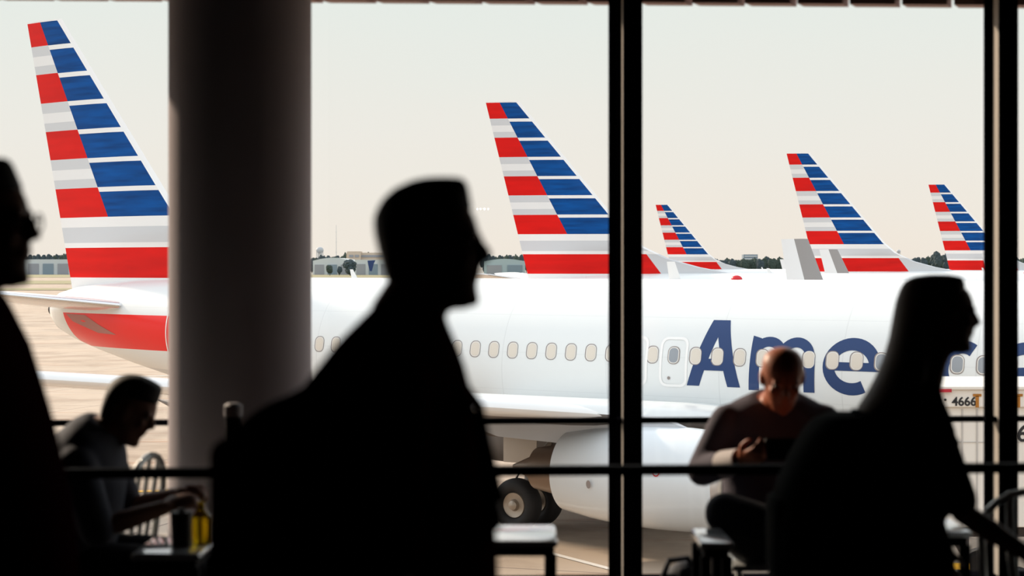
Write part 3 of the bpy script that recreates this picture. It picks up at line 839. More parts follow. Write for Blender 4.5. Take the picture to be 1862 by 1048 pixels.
# water towers and mast
TWM = mat('tower_steel', (0.42, 0.45, 0.48), 0.6)
def water_tower(x, ytop, Y, rad, label):
    top = 5.53+(HZ-ytop)*Y/F
    r = empty('water_tower', ((x-CX)*Y/F, Y, APR+0.12), label=label, cat='water tower')
    b = bmesh.new(); ell(b, (0, 0, top-rad*0.9), (rad, rad, rad*0.85)); obj('tank', b, TWM, r)
    b = bmesh.new(); tube(b, [(0, 0, 0), (0, 0, top-rad*1.2)], rad*0.16, n=12)
    obj('riser_pipe', b, TWM, r)
    for k in range(6):
        a = 2*PI*k/6; b = bmesh.new()
        tube(b, [(rad*0.95*math.cos(a), rad*0.95*math.sin(a), 0), (rad*0.8*math.cos(a), rad*0.8*math.sin(a), top-rad*1.1)], rad*0.09, n=8); obj('leg', b, TWM, r)
water_tower(581.5, 449, 1600, 3.6, 'pale round water tower on legs near the right edge of the column')
water_tower(1634, 454, 1900, 2.2, 'small water tower left of the cut off fin at the right')
r = empty('radio_mast', ((611.5-CX)*1700/F, 1700, APR+0.12), label='very thin lattice radio mast above the trees right of the water tower', cat='mast')
b = bmesh.new(); tube(b, [(0, 0, 0), (0, 0, 47)], [0.35, 0.15], n=6); obj('mast_pole', b, TWM, r)
for z in (20, 30, 40):
    b = bmesh.new(); tube(b, [(-0.8, 0, z), (0.8, 0, z)], 0.12, n=6); obj('cross_arm', b, TWM, r)
# blue tail of an aircraft far off
b = bmesh.new(); Y = 1050
rings(b, [[Vector((x, y_, z)) for x, z in ((-2.3, 11.5), (2.6, 11.8), (1.6, 9.8), (0.4, 5.0), (-0.9, 5.0), (-1.9, 9.0))] for y_ in (0, 0.8)])
o = obj('blue_tail_fin', b, mat('far_blue_paint', (0.01, 0.04, 0.16), 0.4), smooth=False); o.location = ((675-CX)*Y/F, Y, APR+0.12-2.3)
tag(o, 'dark blue aircraft fin in front of the pale hangar left of the walking man', 'airplane tail')

# trees
LEAF = [mat('foliage_haze_blue', (0.055, 0.085, 0.10), 0.9, var=0.5, vscale=0.3), mat('far_foliage_green', (0.050, 0.080, 0.065), 0.9, var=0.5, vscale=0.3)]  # distance haze put into the leaf colours as a blue cast
BARK = mat('bark', (0.06, 0.045, 0.035), 0.9)
def make_tree(m, seed):
    rnd = random.Random(seed)
    r = empty('tree', (0, 0, -100), cat='tree')
    b = bmesh.new()
    for k in range(9):
        a = rnd.uniform(0, 2*PI); rr = rnd.uniform(0, 3.6)
        z = rnd.uniform(4.2, 8.6); q = rnd.uniform(2.0, 3.3)*(1.1-0.05*abs(z-6))
        g = bmesh.ops.create_icosphere(b, subdivisions=3, radius=q, matrix=Matrix.Translation((rr*math.cos(a), rr*math.sin(a), z)))
        for v in g['verts']:
            c = Vector((rr*math.cos(a), rr*math.sin(a), z)); n_ = noise.noise(v.co*1.1+Vector((seed, 0, 0)))
            v.co = c+(v.co-c)*(1+0.38*n_)
    obj('crown', b, m, r, smooth=False)
    b = bmesh.new(); tube(b, [(0, 0, 0), (0.2, 0, 3), (0.1, 0.2, 6)], [0.5, 0.35, 0.2], n=8)
    tube(b, [(0.2, 0, 2.8), (1.8, 0.4, 5.5)], [0.25, 0.12], n=6); tube(b, [(0.2, 0, 3), (-1.6, -0.4, 5.8)], [0.22, 0.12], n=6)
    obj('trunk', b, BARK, r)
    return r
protos = [make_tree(LEAF[i % 2], 3+i) for i in range(4)]
used = set()
def tree(x, Y, top_y, wpx, label, group=None):
    i = random.randrange(4); p = protos[i]
    c = p if i not in used else copy_tree(p)
    used.add(i)
    h = (5.53+(HZ-top_y)*Y/F)/11.3
    wx = wpx*Y/F/9.5
    c.location = ((x-CX)*Y/F, Y, APR+0.12); c.rotation_euler = (0, 0, random.uniform(0, 6.2)); c.scale = (wx, wx, h)
    c['label'] = label; c['category'] = 'tree'
    if group: c['group'] = group
def row(x0, x1, step_, Y, t0, t1, label, group):
    x = x0; i = 0; step_ *= 0.85
    while x <= x1:
        i += 1
        u = (x-x0)/(x1-x0)
        tree(x+random.uniform(-2, 2), Y+(i % 3)*24, t0+(t1-t0)*u+random.uniform(-2.0, 2.0), step_*1.95, label, group); x += step_
row(20, 130, 10, 1420, 462, 462, 'dark tree in the line above the long hangar at the left', 'trees above the left hangar')
row(568, 640, 9, 1450, 468, 461, 'blue green tree between the column and the beige building', 'trees right of the column')
row(640, 730, 10, 1520, 462, 459, 'blue green tree behind the beige flat roofed building', 'trees behind the beige building')
row(880, 960, 9, 1450, 465, 464, 'blue green tree on the skyline between the walking man and the second fin', 'trees left of the second fin')
row(1272, 1420, 9, 1350, 472, 468, 'dark tree under the small skyline block between the far jets', 'trees between the far jets')
row(1640, 1725, 9, 1200, 472, 462, 'dark tree in the clump left of the cut off fin', 'trees left of the cut off fin')
row(1845, 1880, 9, 1200, 470, 468, 'dark tree beyond the right hand window post', 'trees at the right edge')
tree(637, 1040, 473, 24, 'round dark tree standing alone in front of the hangars right of the column')
tree(600, 1060, 481, 12, 'small dark bush left of the lone round tree')
tree(617, 1060, 484, 8, 'smallest dark bush touching the lone round tree')
tree(1702, 1000, 459, 20, 'tallest dark tree, right beside the cut off fin')

# landing aircraft far off: its lights
la = empty('approaching_aircraft', px(879, 380.5, 3000), label='row of tiny white landing lights in the sky beside the walking man', cat='airplane')
b = bmesh.new(); ell(b, (0, 6, 0), (1.3, 12, 1.3)); ell(b, (0, 6, -0.4), (12, 1.2, 0.25)); obj('airframe', b, mat('hazy_airframe', (0.75, 0.74, 0.70), 0.8), la)
for k, dx in enumerate((-10.5, -5, 2, 8.5)):
    b = bmesh.new(); ell(b, (dx, -7, 0), (1.3 if k != 2 else 1.7,)*3); obj('landing_light', b, mat('landing_light', (1, 1, 1), 0.5, emit=((1, 0.98, 0.95), 6.0)), la)

# ------------------------------------------------------------------ white service truck at the right
TRW = mat('truck_white', (0.80, 0.77, 0.72), 0.5, var=0.08, vscale=0.8)
RUST = mat('rust_orange', (0.55, 0.22, 0.03), 0.8, var=0.5, vscale=10)
BLK = mat('black_lettering', (0.012, 0.012, 0.014), 0.6)
TY = 26.4
def tp(x, y): return ((x-CX)*TY/F, EYE+(HZ-y)*TY/F)
tx0 = tp(1690, 0)[0]; Lx = 4.3; zt = tp(0, 708)[1]
r = empty('service_truck', (tx0+Lx/2, TY+1.15, APR), label='white high bodied airport service truck numbered 4666 at the right', cat='truck')
def trc(name, b, m, smooth=False): 
    o = obj(name, b, m, r, smooth=smooth); return o
H0 = -APR
zt_ = zt+H0; zr = tp(0, 741)[1]+H0; zb_ = 1.60
b = bmesh.new(); box(b, (0, 0, (zb_+zr)/2), (Lx-0.5, 2.2, zr-zb_), bev=0.02); trc('box_body', b, TRW)
b = bmesh.new(); box(b, (0, 0, (zt_+zr)/2), (Lx, 2.34, zt_-zr), bev=0.02); box(b, (0, 0, zt_+0.02), (Lx+0.1, 2.44, 0.05), bev=0.01); tr_ = trc('roof_fascia', b, TRW)
b = bmesh.new()
for x in (0.27, 0.50, 1.45, 2.4, 3.3): box(b, (-Lx/2+0.25+x, -1.105, (zb_+zr)/2), (0.025, 0.02, zr-zb_-0.06))
box(b, (0, -1.105, tp(0, 805)[1]+H0), (Lx-0.5, 0.012, 0.012))
trc('panel_joint', b, mat('joint_grey', (0.50, 0.48, 0.46), 0.6))
b = bmesh.new(); xx = tp(1716, 0)[0]-(tx0+Lx/2); box(b, (xx, -1.235, tp(0, 710)[1]+H0), (0.2, 0.02, 0.05)); trc('marker_lamp', b, mat('lamp_red', (0.45, 0.01, 0.03), 0.3))
b = bmesh.new()
for xp in (1776, 1851):
    xx = tp(xp, 0)[0]-(tx0+Lx/2); zz = tp(0, 727)[1]+H0
    box(b, (xx, -1.178, zz+0.07), (0.13, 0.012, 0.04)); box(b, (xx, -1.178, zz-0.03), (0.05, 0.012, 0.18))
trc('rust_streak', b, RUST)
b = bmesh.new(); tube(b, [(tp(1718, 0)[0]-(tx0+Lx/2), -1.19, tp(0, 727)[1]+H0), (tp(1718, 0)[0]-(tx0+Lx/2), -1.17, tp(0, 727)[1]+H0)], 0.018, n=10); trc('bolt', b, BLK)
def text(s, size, name, parent, loc, m, off=0.0):
    cu = bpy.data.curves.new(name, 'FONT'); cu.body = s; cu.size = size; cu.extrude = 0.003; cu.offset = off; cu.align_x = 'CENTER'; cu.align_y = 'CENTER'
    to = bpy.data.objects.new('tmp', cu); C.objects.link(to)
    dg = bpy.context.evaluated_depsgraph_get(); me = bpy.data.meshes.new_from_object(to.evaluated_get(dg))
    bpy.data.objects.remove(to); me.name = name; me.materials.clear(); me.materials.append(m)
    o = bpy.data.objects.new(name, me); C.objects.link(o); o.parent = parent; o.location = loc; o.rotation_euler = (PI/2, 0, 0); return o
text('4666', 0.19, 'fleet_number', r, (tp(1752.5, 0)[0]-(tx0+Lx/2), -1.176, tp(0, 731)[1]+H0), BLK, 0.004)
text('6', 0.36, 'side_number', r, (tp(1861, 0)[0]-(tx0+Lx/2), -1.106, tp(0, 791)[1]+H0), BLK, 0.006)
b = bmesh.new(); box(b, (0, 0, 1.48), (Lx-0.3, 1.0, 0.24)); trc('chassis', b, DKMET)
xa = tp(1722, 0)[0]-(tx0+Lx/2); xb = tp(1760, 0)[0]-(tx0+Lx/2)
for xx in (xa, xb, 1.9):
    b = bmesh.new(); box(b, (xx, -1.0, 0.80), (0.09, 0.10, 1.56)); box(b, (xx, -1.0, 0.03), (0.3, 0.3, 0.06)); trc('stabilizer_leg', b, DKMET)
b = bmesh.new(); tube(b, [(xa-0.1, -1.0, 1.58), (xa, -1.0, 1.1)], 0.03, n=8); trc('brace', b, DKMET)
b = bmesh.new(); tube(b, [(xb-0.28, -1.0, 1.58), (xb, -1.0, 1.1)], 0.035, n=8); trc('brace', b, DKMET)
b = bmesh.new(); box(b, ((xa+xb)/2, -1.06, 0.99), (xb-xa+0.1, 0.05, 0.09)); trc('bumper_bar', b, YEL)
for xx in (-0.75, 1.3):
    for yy in (-0.9, 0.9):
        b = bmesh.new(); M = Matrix.Translation((xx, yy, 0.48)) @ Matrix.Rotation(PI/2, 4, 'Z')
        lathe(b, [(-0.1, 0.01), (-0.1, 0.25), (-0.14, 0.4), (-0.1, 0.47), (0.1, 0.47), (0.14, 0.4), (0.1, 0.25), (0.1, 0.01)], M, n=28); wh = trc('wheel', b, RUBBER, True)
b = bmesh.new(); box(b, (Lx/2+0.66, 0, 1.35), (1.3, 2.0, 1.7), bev=0.1); trc('cab', b, TRW)
b = bmesh.new(); box(b, (Lx/2+0.66, 0, 1.8), (1.32, 1.8, 0.5), bev=0.03); trc('cab_window', b, WGLASS)

# yellow wheel chock near the truck legs
b = bmesh.new(); box(b, (0, 0, 0.09), (0.8, 0.16, 0.18), bev=0.02); o = obj('chock', b, YEL); o.location = (px(1741, 0, 30.2).x, 31.4, APR)
tag(o, 'yellow chock lying on the apron below the service truck', 'chock')
# ------------------------------------------------------------------ chairs and small tables
ALU = mat('brushed_aluminium', (0.75, 0.77, 0.76), 0.32, metal=0.45, var=0.2, vscale=20)
def make_chair():
    r = empty('metal_chair', (0, 0, 0))
    tag(r, cat='chair')
    b = bmesh.new(); box(b, (0.0, 0, 0.448), (0.40, 0.40, 0.028), bev=0.012); obj('seat', b, ALU, r)
    for sx_, sy_ in ((1, 1), (1, -1), (-1, 1), (-1, -1)):
        b = bmesh.new(); tube(b, [(sx_*0.21, sy_*0.20, 0.0), (sx_*0.175, sy_*0.17, 0.44)], 0.013, n=10); obj('leg', b, ALU, r)
    b = bmesh.new(); pts = [(-0.18, -0.18, 0.43), (-0.205, -0.185, 0.62)]
    pts += [(-0.225-0.02*math.sin(math.radians(a)), -0.185*math.cos(math.radians(a)), 0.70+0.145*math.sin(math.radians(a))) for a in range(0, 181, 15)]
    pts += [(-0.205, 0.185, 0.62), (-0.18, 0.18, 0.43)]
    tube(b, pts, 0.014, n=10); obj('back_frame', b, ALU, r)
    for yy in (-0.09, 0, 0.09):
        b = bmesh.new(); zt2 = 0.70+0.145*math.sqrt(1-(yy/0.185)**2)
        tube(b, [(-0.185, yy*0.8, 0.45), (-0.21, yy, 0.62), (-0.245, yy, zt2)], 0.016, n=8, flat=0.5, up=Vector((1, 0, 0))); obj('back_slat', b, ALU, r)
    b = bmesh.new(); tube(b, [(-0.195, -0.187, 0.22), (0.195, -0.187, 0.22)], 0.009, n=8); tube(b, [(-0.195, 0.187, 0.22), (0.195, 0.187, 0.22)], 0.009, n=8); tube(b, [(0, -0.187, 0.22), (0, 0.187, 0.22)], 0.009, n=8)
    obj('stretcher', b, ALU, r)
    return r
ch0 = make_chair()
def chair(x, Y, rz, label, first=False, s=1.0):
    c = ch0 if first else copy_tree(ch0)
    c.location = ((x-CX)*Y/F, Y, 0); c.rotation_euler = (0, 0, math.radians(rz)); c['label'] = label; c.scale = (s, s, s)
    return c
chair(1898, 5.95, 68, 'silver arched metal chair at the right edge of the hall', first=True)
chair(168, 6.85, 170, 'empty metal chair behind the chest of the bent reading man', s=1.0)
chair(96, 6.0, 0, 'metal chair the bent man in the pale shirt sits on')
chair(1412, 6.70, -90, 'metal chair under the bald man in the grey sweater')

TOP = mat('pale_table_top', (0.78, 0.82, 0.86), 0.16, coat=1.0)
def side_table(x0, x1, Y0, Y1, h, label, leg=0.035):
    Ym = (Y0+Y1)/2; X0 = (x0-CX)*Ym/F; X1 = (x1-CX)*Ym/F
    r = empty('side_table', ((X0+X1)/2, Ym, 0), label=label, cat='table')
    w_, d = X1-X0, Y1-Y0
    b = bmesh.new(); box(b, (0, 0, h-0.012), (w_, d, 0.024), bev=0.01); obj('table_top', b, TOP, r)
    b = bmesh.new(); box(b, (0, 0, h-0.04), (w_-0.03, d-0.03, 0.03)); obj('apron_frame', b, RAILM, r, smooth=False)
    for sx_ in (-1, 1):
        for sy_ in (-1, 1):
            b = bmesh.new(); box(b, (sx_*(w_/2-leg/2-0.004), sy_*(d/2-leg/2-0.004), (h-0.05)/2), (leg, leg, h-0.05), bev=0.004); obj('leg', b, RAILM, r)
    b = bmesh.new()
    for sy_ in (-1, 1): box(b, (0, sy_*(d/2-leg/2-0.004), 0.50*h), (w_-2*leg, 0.02, 0.02))
    obj('cross_bar', b, RAILM, r, smooth=False)
    return r
side_table(760, 1012, 5.72, 6.08, 0.68, 'pale topped table with black legs right behind the walking man')
side_table(258, 380, 5.46, 5.80, 0.68, 'pale topped table in front of the bent reading man', leg=0.03)
side_table(1264, 1324, 5.74, 6.06, 0.67, 'small pale topped table left of the bald man')
side_table(1600, 1748, 5.95, 6.25, 0.675, 'pale topped table in front of the leaning woman with long hair')

# things on the left table
TZ = 0.68
cu_ = px(330, 0, 5.60)
b = bmesh.new(); lathe(b, [(0, 0.001), (0, 0.032), (0.11, 0.036), (0.115, 0.034), (0.115, 0.012), (0.125, 0.012), (0.127, 0.001)], Matrix.Translation((cu_.x, cu_.y, TZ)) @ Matrix.Rotation(-PI/2, 4, 'Y'), n=24)
o = obj('paper_cup', b, mat('dark_cup', (0.03, 0.02, 0.02), 0.5)); tag(o, 'dark drinks cup near the column on the pale table', 'cup')
b = bmesh.new(); p = px(366, 0, 5.66)
lathe(b, [(0, 0.001), (0, 0.03), (0.09, 0.032), (0.115, 0.014), (0.14, 0.013), (0.142, 0.001)], Matrix.Translation((p.x, p.y, TZ)) @ Matrix.Rotation(-PI/2, 4, 'Y'), n=24)
YB = mat('yellow_bottle', (0.95, 0.62, 0.01), 0.2)
YB.node_tree.nodes['Principled BSDF'].inputs['Transmission Weight'].default_value = 0.6
o = obj('juice_bottle', b, YB); tag(o, 'yellow bottle beside the dark cup on the pale table', 'bottle')

# dark bag on the chair by the centre post
BAGM = mat('dark_blue_fabric', (0.012, 0.016, 0.032), 0.75, bump=0.4, vscale=30)
bg_ = empty('duffel_bag', (px(1238, 0, 6.6).x, 6.6, 0.0), label='dark blue soft bag on the floor beside the centre window post', cat='bag')
b = bmesh.new(); R = []
for i in range(15):
    u = i/14; x = -0.17+0.34*u; k = math.sin(PI*min(max(u, 0.02), 0.98))**0.38
    R.append([Vector((x, 0.13*k*math.cos(a), max(0.0, 0.21+(0.22+0.035*math.sin(17*x+1))*k*math.sin(a)))) for a in [2*PI*q/28 for q in range(28)]])
rings(b, R); obj('bag_body', b, BAGM, bg_)
b = bmesh.new(); tube(b, [(-0.07, -0.03, 0.41), (-0.05, -0.05, 0.47), (0.02, -0.05, 0.48), (0.06, -0.03, 0.42)], 0.012, n=8); obj('handle', b, BAGM, bg_)
b = bmesh.new(); tube(b, [(0.10, -0.10, 0.34), (0.14, -0.09, 0.38)], 0.02, n=8, flat=0.4); obj('zip_pull', b, TOP, bg_)

# ------------------------------------------------------------------ people
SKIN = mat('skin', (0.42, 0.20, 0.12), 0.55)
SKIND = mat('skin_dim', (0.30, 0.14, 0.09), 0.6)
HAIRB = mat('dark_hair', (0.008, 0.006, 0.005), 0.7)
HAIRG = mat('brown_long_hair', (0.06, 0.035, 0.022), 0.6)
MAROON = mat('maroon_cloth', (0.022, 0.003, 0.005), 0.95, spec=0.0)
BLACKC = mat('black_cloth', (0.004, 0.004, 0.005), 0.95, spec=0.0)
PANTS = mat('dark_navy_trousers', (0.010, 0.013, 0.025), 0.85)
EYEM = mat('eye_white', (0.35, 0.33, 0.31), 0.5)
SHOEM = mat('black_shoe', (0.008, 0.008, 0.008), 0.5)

def finish(o, voxel, smooth_it=4):
    m = o.modifiers.new('remesh', 'REMESH'); m.mode = 'VOXEL'; m.voxel_size = voxel; m.use_smooth_shade = True
    s = o.modifiers.new('smooth', 'SMOOTH'); s.iterations = smooth_it; s.factor = 0.5
    dg = bpy.context.evaluated_depsgraph_get()
    me = bpy.data.meshes.new_from_object(o.evaluated_get(dg))
    old = o.data; mats = [x for x in old.materials]
    o.modifiers.clear(); me.materials.clear()
    for x in mats: me.materials.append(x)
    o.data = me; bpy.data.meshes.remove(old)
    me.name = o.name
    me.polygons.foreach_set('use_smooth', [True]*len(me.polygons))

HEAD = [ # z, front, back, half width
 (0.0, 0.066, 0.020, 0.022), (0.012, 0.083, -0.005, 0.038), (0.030, 0.089, -0.030, 0.050), (0.050, 0.086, -0.058, 0.057), (0.062, 0.084, -0.068, 0.060),
 (0.080, 0.088, -0.076, 0.064), (0.098, 0.087, -0.083, 0.068), (0.115, 0.082, -0.090, 0.071), (0.126, 0.080, -0.094, 0.073), (0.140, 0.091, -0.097, 0.075),
 (0.165, 0.086, -0.098, 0.077), (0.190, 0.074, -0.090, 0.072), (0.210, 0.054, -0.070, 0.058), (0.224, 0.030, -0.042, 0.036), (0.231, 0.008, -0.020, 0.012)]
def head(bm, M, inf=0.0):
    R = []
    for z, f, bk, hw in HEAD:
        c = (f+bk)/2; a = (f-bk)/2; r = []
        for k in range(28):
            q = 2*PI*k/28; cs, sn = math.cos(q), math.sin(q)
            wy = hw*(1-0.18*max(0, cs)**2)
            r.append(M @ Vector((c+a*cs, wy*sn, z)))
        R.append(r)
    rings(bm, R)
    tube(bm, [(0.080, 0, 0.140), (0.092, 0, 0.119), (0.103, 0, 0.101)], [0.011, 0.011, 0.012], n=12, M=M)
    for s in (-1, 1):
        ell(bm, (0.093, s*0.011, 0.097), (0.011, 0.008, 0.008), M)
        ell(bm, (-0.004, s*0.078, 0.118), (0.018, 0.008, 0.031), M, rot=Matrix.Rotation(-0.25, 4, 'Y'))
        ell(bm, (0.078, s*0.032, 0.141), (0.014, 0.022, 0.007), M)
        ell(bm, (0.062, s*0.042, 0.100), (0.020, 0.016, 0.018), M)
    ell(bm, (0.087, 0, 0.073), (0.009, 0.022, 0.006), M); ell(bm, (0.085, 0, 0.061), (0.009, 0.019, 0.006), M)
    ell(bm, (0.076, 0, 0.018), (0.018, 0.020, 0.015), M)
def eyes(M, parent):
    for s in (-1, 1):
        b = bmesh.new(); ell(b, (0.069, s*0.031, 0.126), (0.012, 0.012, 0.009), M, 0)
        ell(b, (0.0785, s*0.031, 0.126), (0.004, 0.006, 0.006), M, 1); obj('eye', b, [EYEM, HAIRB], parent)
def short_hair(bm, M, quiff=0.0):
    T = [(0.045, -0.045, -0.078, 0.050), (0.075, -0.035, -0.089, 0.070), (0.11, -0.030, -0.098, 0.079), (0.14, -0.012, -0.105, 0.083), (0.165, 0.030, -0.107, 0.085),
         (0.182, 0.080, -0.103, 0.083), (0.205, 0.070+quiff*0.5, -0.090, 0.078), (0.225, 0.062+quiff, -0.068, 0.066), (0.240, 0.056+quiff*1.1, -0.036, 0.048), (0.246, 0.046+quiff, -0.006, 0.02)]
    R = []
    for z, f, bk, hw in T:
        c = (f+bk)/2; a = (f-bk)/2
        R.append([M @ Vector((c+a*math.cos(2*PI*k/28), hw*math.sin(2*PI*k/28), z)) for k in range(28)])
    rings(bm, R)
def hand(bm, wrist, dirv, palm_n, side=1, curl=35, s=1.0):
    """palm from wrist along dirv; palm_n is the direction the palm faces"""
    d = Vector(dirv).normalized(); n = Vector(palm_n); n = (n-d*n.dot(d)).normalized(); sd = d.cross(n).normalized()*side
    w_ = Vector(wrist)
    P = lambda a, b_, c: w_+d*a*s+sd*b_*s+n*c*s
    tube(bm, [P(-0.02, 0, 0), P(0.03, 0, 0), P(0.085, 0, 0.003)], [0.024*s, 0.034*s, 0.038*s], n=14, flat=0.42, up=n)
    for k, (off, ln, r0) in enumerate(((-0.030, 0.072, 0.0085), (-0.010, 0.080, 0.0090), (0.010, 0.075, 0.0088), (0.029, 0.060, 0.0078))):
        p = P(0.082-0.004*abs(k-1), off, 0.0); pts = [p-d*0.02*s]; a = 0.15
        pts.append(p)
        for f in (0.45, 0.32, 0.25):
            a += math.radians(curl)
            p = p+(d*math.cos(a-0.4)+n*math.sin(a-0.4))*ln*f*s; pts.append(p)
        tube(bm, pts, [r0*s*q for q in (1.1, 1.08, 1.0, 0.92, 0.8)], n=10)
    tube(bm, [P(0.018, -0.026, 0.004), P(0.045, -0.048, 0.014), P(0.070, -0.055, 0.026), P(0.088, -0.052, 0.036)], [0.013*s, 0.0115*s, 0.010*s, 0.0085*s], n=10)
def shoe(parent, ankle, dirv, m, soleup=None):
    b = bmesh.new(); d = Vector(dirv).normalized(); a = Vector(ankle)
    up = Vector((0, 0, 1)) if soleup is None else Vector(soleup)
    tube(b, [a-d*0.06-up*0.045, a+d*0.02-up*0.035, a+d*0.11-up*0.05, a+d*0.18-up*0.058], [0.040, 0.048, 0.046, 0.034], n=16, flat=0.80, up=up)
    tube(b, [a-up*0.04, a+up*0.04], [0.046, 0.048], n=14)
    o = obj('shoe', b, m, parent); finish(o, 0.009, 3); return o
def loft_px(bm, rows, ref, Y, inf=0.0, n=32, pw=0.85):
    """rows: (image y, back x, front x, half breadth) of a side view at distance Y"""
    R = []
    for (y, bk, f, hw) in rows:
        z = EYE+(HZ-y)*Y/F; x0 = (bk-ref)*Y/F-inf; x1 = (f-ref)*Y/F+inf; c = (x0+x1)/2; a = (x1-x0)/2; h = hw+inf
        r = []
        for k in range(n):
            q = 2*PI*k/n; cs, sn = math.cos(q), math.sin(q)
            r.append(Vector((c+a*math.copysign(abs(cs)**pw, cs), h*math.copysign(abs(sn)**pw, sn), z)))
        R.append(r)
    rings(bm, R)

def walker(ref, Y, headM, rows, label, clothes, trousers, hip_z, hip_x, stride, arms, hairfn, hair_m, skin=SKIND, scale=1.0, sleeve=0.62, leg_scale=1.0):
    r = empty('person', ((ref-CX)*Y/F, Y, 0), label=label, cat='person')
    body = bmesh.new(); shirt = bmesh.new(); tr_ = bmesh.new()
    head(body, headM)
    nk = headM @ Vector((-0.012, 0, 0.045)); top = rows[1]
    z1 = EYE+(HZ-rows[1][0])*Y/F; xc = ((rows[1][1]+rows[1][2])/2-ref)*Y/F
    tube(body, [nk, (nk+Vector((xc, 0, z1)))/2, (xc, 0, z1-0.02)], [0.056*scale, 0.055*scale, 0.066*scale], n=18)
    loft_px(body, [(y, bk+4, f-4, hw-0.012) for y, bk, f, hw in rows[1:]], ref, Y)
    loft_px(shirt, rows, ref, Y, inf=0.003)
    # pelvis and legs
    zl = EYE+(HZ-rows[-1][0])*Y/F
    for bmx, inf in ((body, 0.0), (tr_, 0.014)):
        tube(bmx, [(hip_x, 0, max(zl-0.02, hip_z+0.03)), (hip_x, 0, hip_z)], [0.125*scale+inf, 0.14*scale+inf], n=22, flat=1.0)
        for s in (-1, 1):
            k = stride*s
            hp = Vector((hip_x, s*0.085, hip_z-0.02)); kn = Vector((hip_x+0.12*k+0.03, s*0.09, hip_z*0.54)); an = Vector((hip_x+0.30*k-(0.06 if k < 0 else 0), s*0.09, 0.09 if k >= 0 else 0.11))
            tube(bmx, [hp, hp.lerp(kn, 0.5), kn, kn.lerp(an, 0.35), an], [0.092*scale+inf, 0.078*scale+inf, 0.060*scale+inf, 0.058*scale+inf, 0.038*scale+inf+(0.012 if inf else 0)], n=18)
            if inf == 0:
                tube(bmx, [an, an+Vector((0.13, 0, -0.045))], [0.036, 0.028], n=12)
    for sh, el, wr, pn, sd in arms:
        sh, el, wr = Vector(sh), Vector(el), Vector(wr)
        tube(body, [sh, sh.lerp(el, 0.5), el, el.lerp(wr, 0.4), wr], [0.046*scale, 0.044*scale, 0.038*scale, 0.036*scale, 0.025*scale], n=16)
        hand(body, wr, wr-el, pn, side=sd, s=scale)
        if sleeve > 1:
            tube(shirt, [sh, sh.lerp(el, 0.5), el, el.lerp(wr, 0.5), el.lerp(wr, 0.93)], [0.062*scale, 0.056*scale, 0.050*scale, 0.044*scale, 0.036*scale], n=16)
        else:
            tube(shirt, [sh, sh.lerp(el, 0.5), sh.lerp(el, 0.85)], [0.062*scale, 0.058*scale, 0.056*scale], n=16)
    o = obj('body', body, skin, r); finish(o, 0.0075, 3)
    o = obj('shirt', shirt, clothes, r); finish(o, 0.011, 4)
    o = obj('trousers', tr_, trousers, r); finish(o, 0.012, 4)
    hb = bmesh.new(); hairfn(hb); o = obj('hair', hb, hair_m, r); finish(o, 0.008, 3)
    eyes(headM, r)
    for s in (-1, 1):
        k = stride*s
        shoe(r, (hip_x+0.30*k-(0.06 if k < 0 else 0), s*0.09, 0.09 if k >= 0 else 0.11), (1, 0, -0.02 if k >= 0 else -0.30), SHOEM)
    return r

def backpack(ref, Y, rows, label, m, strap_pts, yc=0.0):
    bp = empty('backpack', ((ref-CX)*Y/F, Y+yc, EYE+(HZ-rows[-1][0])*Y/F), label=label, cat='backpack')
    dz = -(EYE+(HZ-rows[-1][0])*Y/F)
    b = bmesh.new(); loft_px(b, rows, ref, Y, pw=0.6); 
    for v in b.verts: v.co.z += dz
    o = obj('main_compartment', b, m, bp); finish(o, 0.012, 4)
    b = bmesh.new(); k = rows[len(rows)//2+1]; zc = EYE+(HZ-k[0])*Y/F+dz; xc = (k[1]-ref)*Y/F
    box(b, (xc+0.022, 0, zc-0.05), (0.05, 0.20, 0.22), bev=0.02); o = obj('front_pocket', b, m, bp)
    for s in (-1, 1):
        b = bmesh.new(); tube(b, [(x, s*yy, z+dz) for x, yy, z in strap_pts], 0.022, n=12, flat=0.35, up=Vector((0, 0, 1)))
        obj('strap', b, m, bp)
    b = bmesh.new(); z0 = EYE+(HZ-rows[0][0])*Y/F+dz; x0 = ((rows[0][1]+rows[0][2])/2-ref)*Y/F
    tube(b, [(x0, -0.04, z0-0.01), (x0+0.01, -0.03, z0+0.006), (x0+0.01, 0.03, z0+0.006), (x0, 0.04, z0-0.01)], 0.007, n=8); obj('carry_handle', b, m, bp)
    return bp
def HM(x, y, ref, Y, pitch, s=1.0, yo=0.0, yaw=0.0):
    """head frame: chin-level origin below the ear at image (x,y)"""
    return Matrix.Translation(((x-ref)*Y/F, yo, EYE+(HZ-y)*Y/F)) @ Matrix.Rotation(yaw, 4, 'Z') @ Matrix.Rotation(math.radians(pitch), 4, 'Y') @ Matrix.Scale(s, 4)

# walking man in the centre
Y1 = 2.80; ref = 760
M1 = HM(783, 563, ref, Y1, 0, 0.885)
rows1 = [(538, 700, 792, 0.055), (556, 684, 803, 0.075), (588, 652, 810, 0.13), (620, 620, 824, 0.185), (660, 596, 840, 0.215), (720, 580, 856, 0.22), (800, 572, 873, 0.21), (900, 572, 892, 0.20), (1000, 575, 902, 0.195), (1048, 578, 904, 0.195), (1090, 585, 900, 0.19)]
arms1 = [((-0.03, 0.20, 1.42), (-0.05, 0.26, 1.13), (0.10, 0.25, 0.92), (0, -1, 0), 1), ((-0.03, -0.20, 1.42), (-0.03, -0.26, 1.13), (0.06, -0.25, 0.88), (0, 1, 0), -1)]
walker(ref, Y1, M1, rows1, 'man with short hair in a dark maroon shirt walking right in the centre', MAROON, BLACKC, 0.93, -0.02, 1.0, arms1, lambda b: short_hair(b, M1, 0.010), HAIRB)
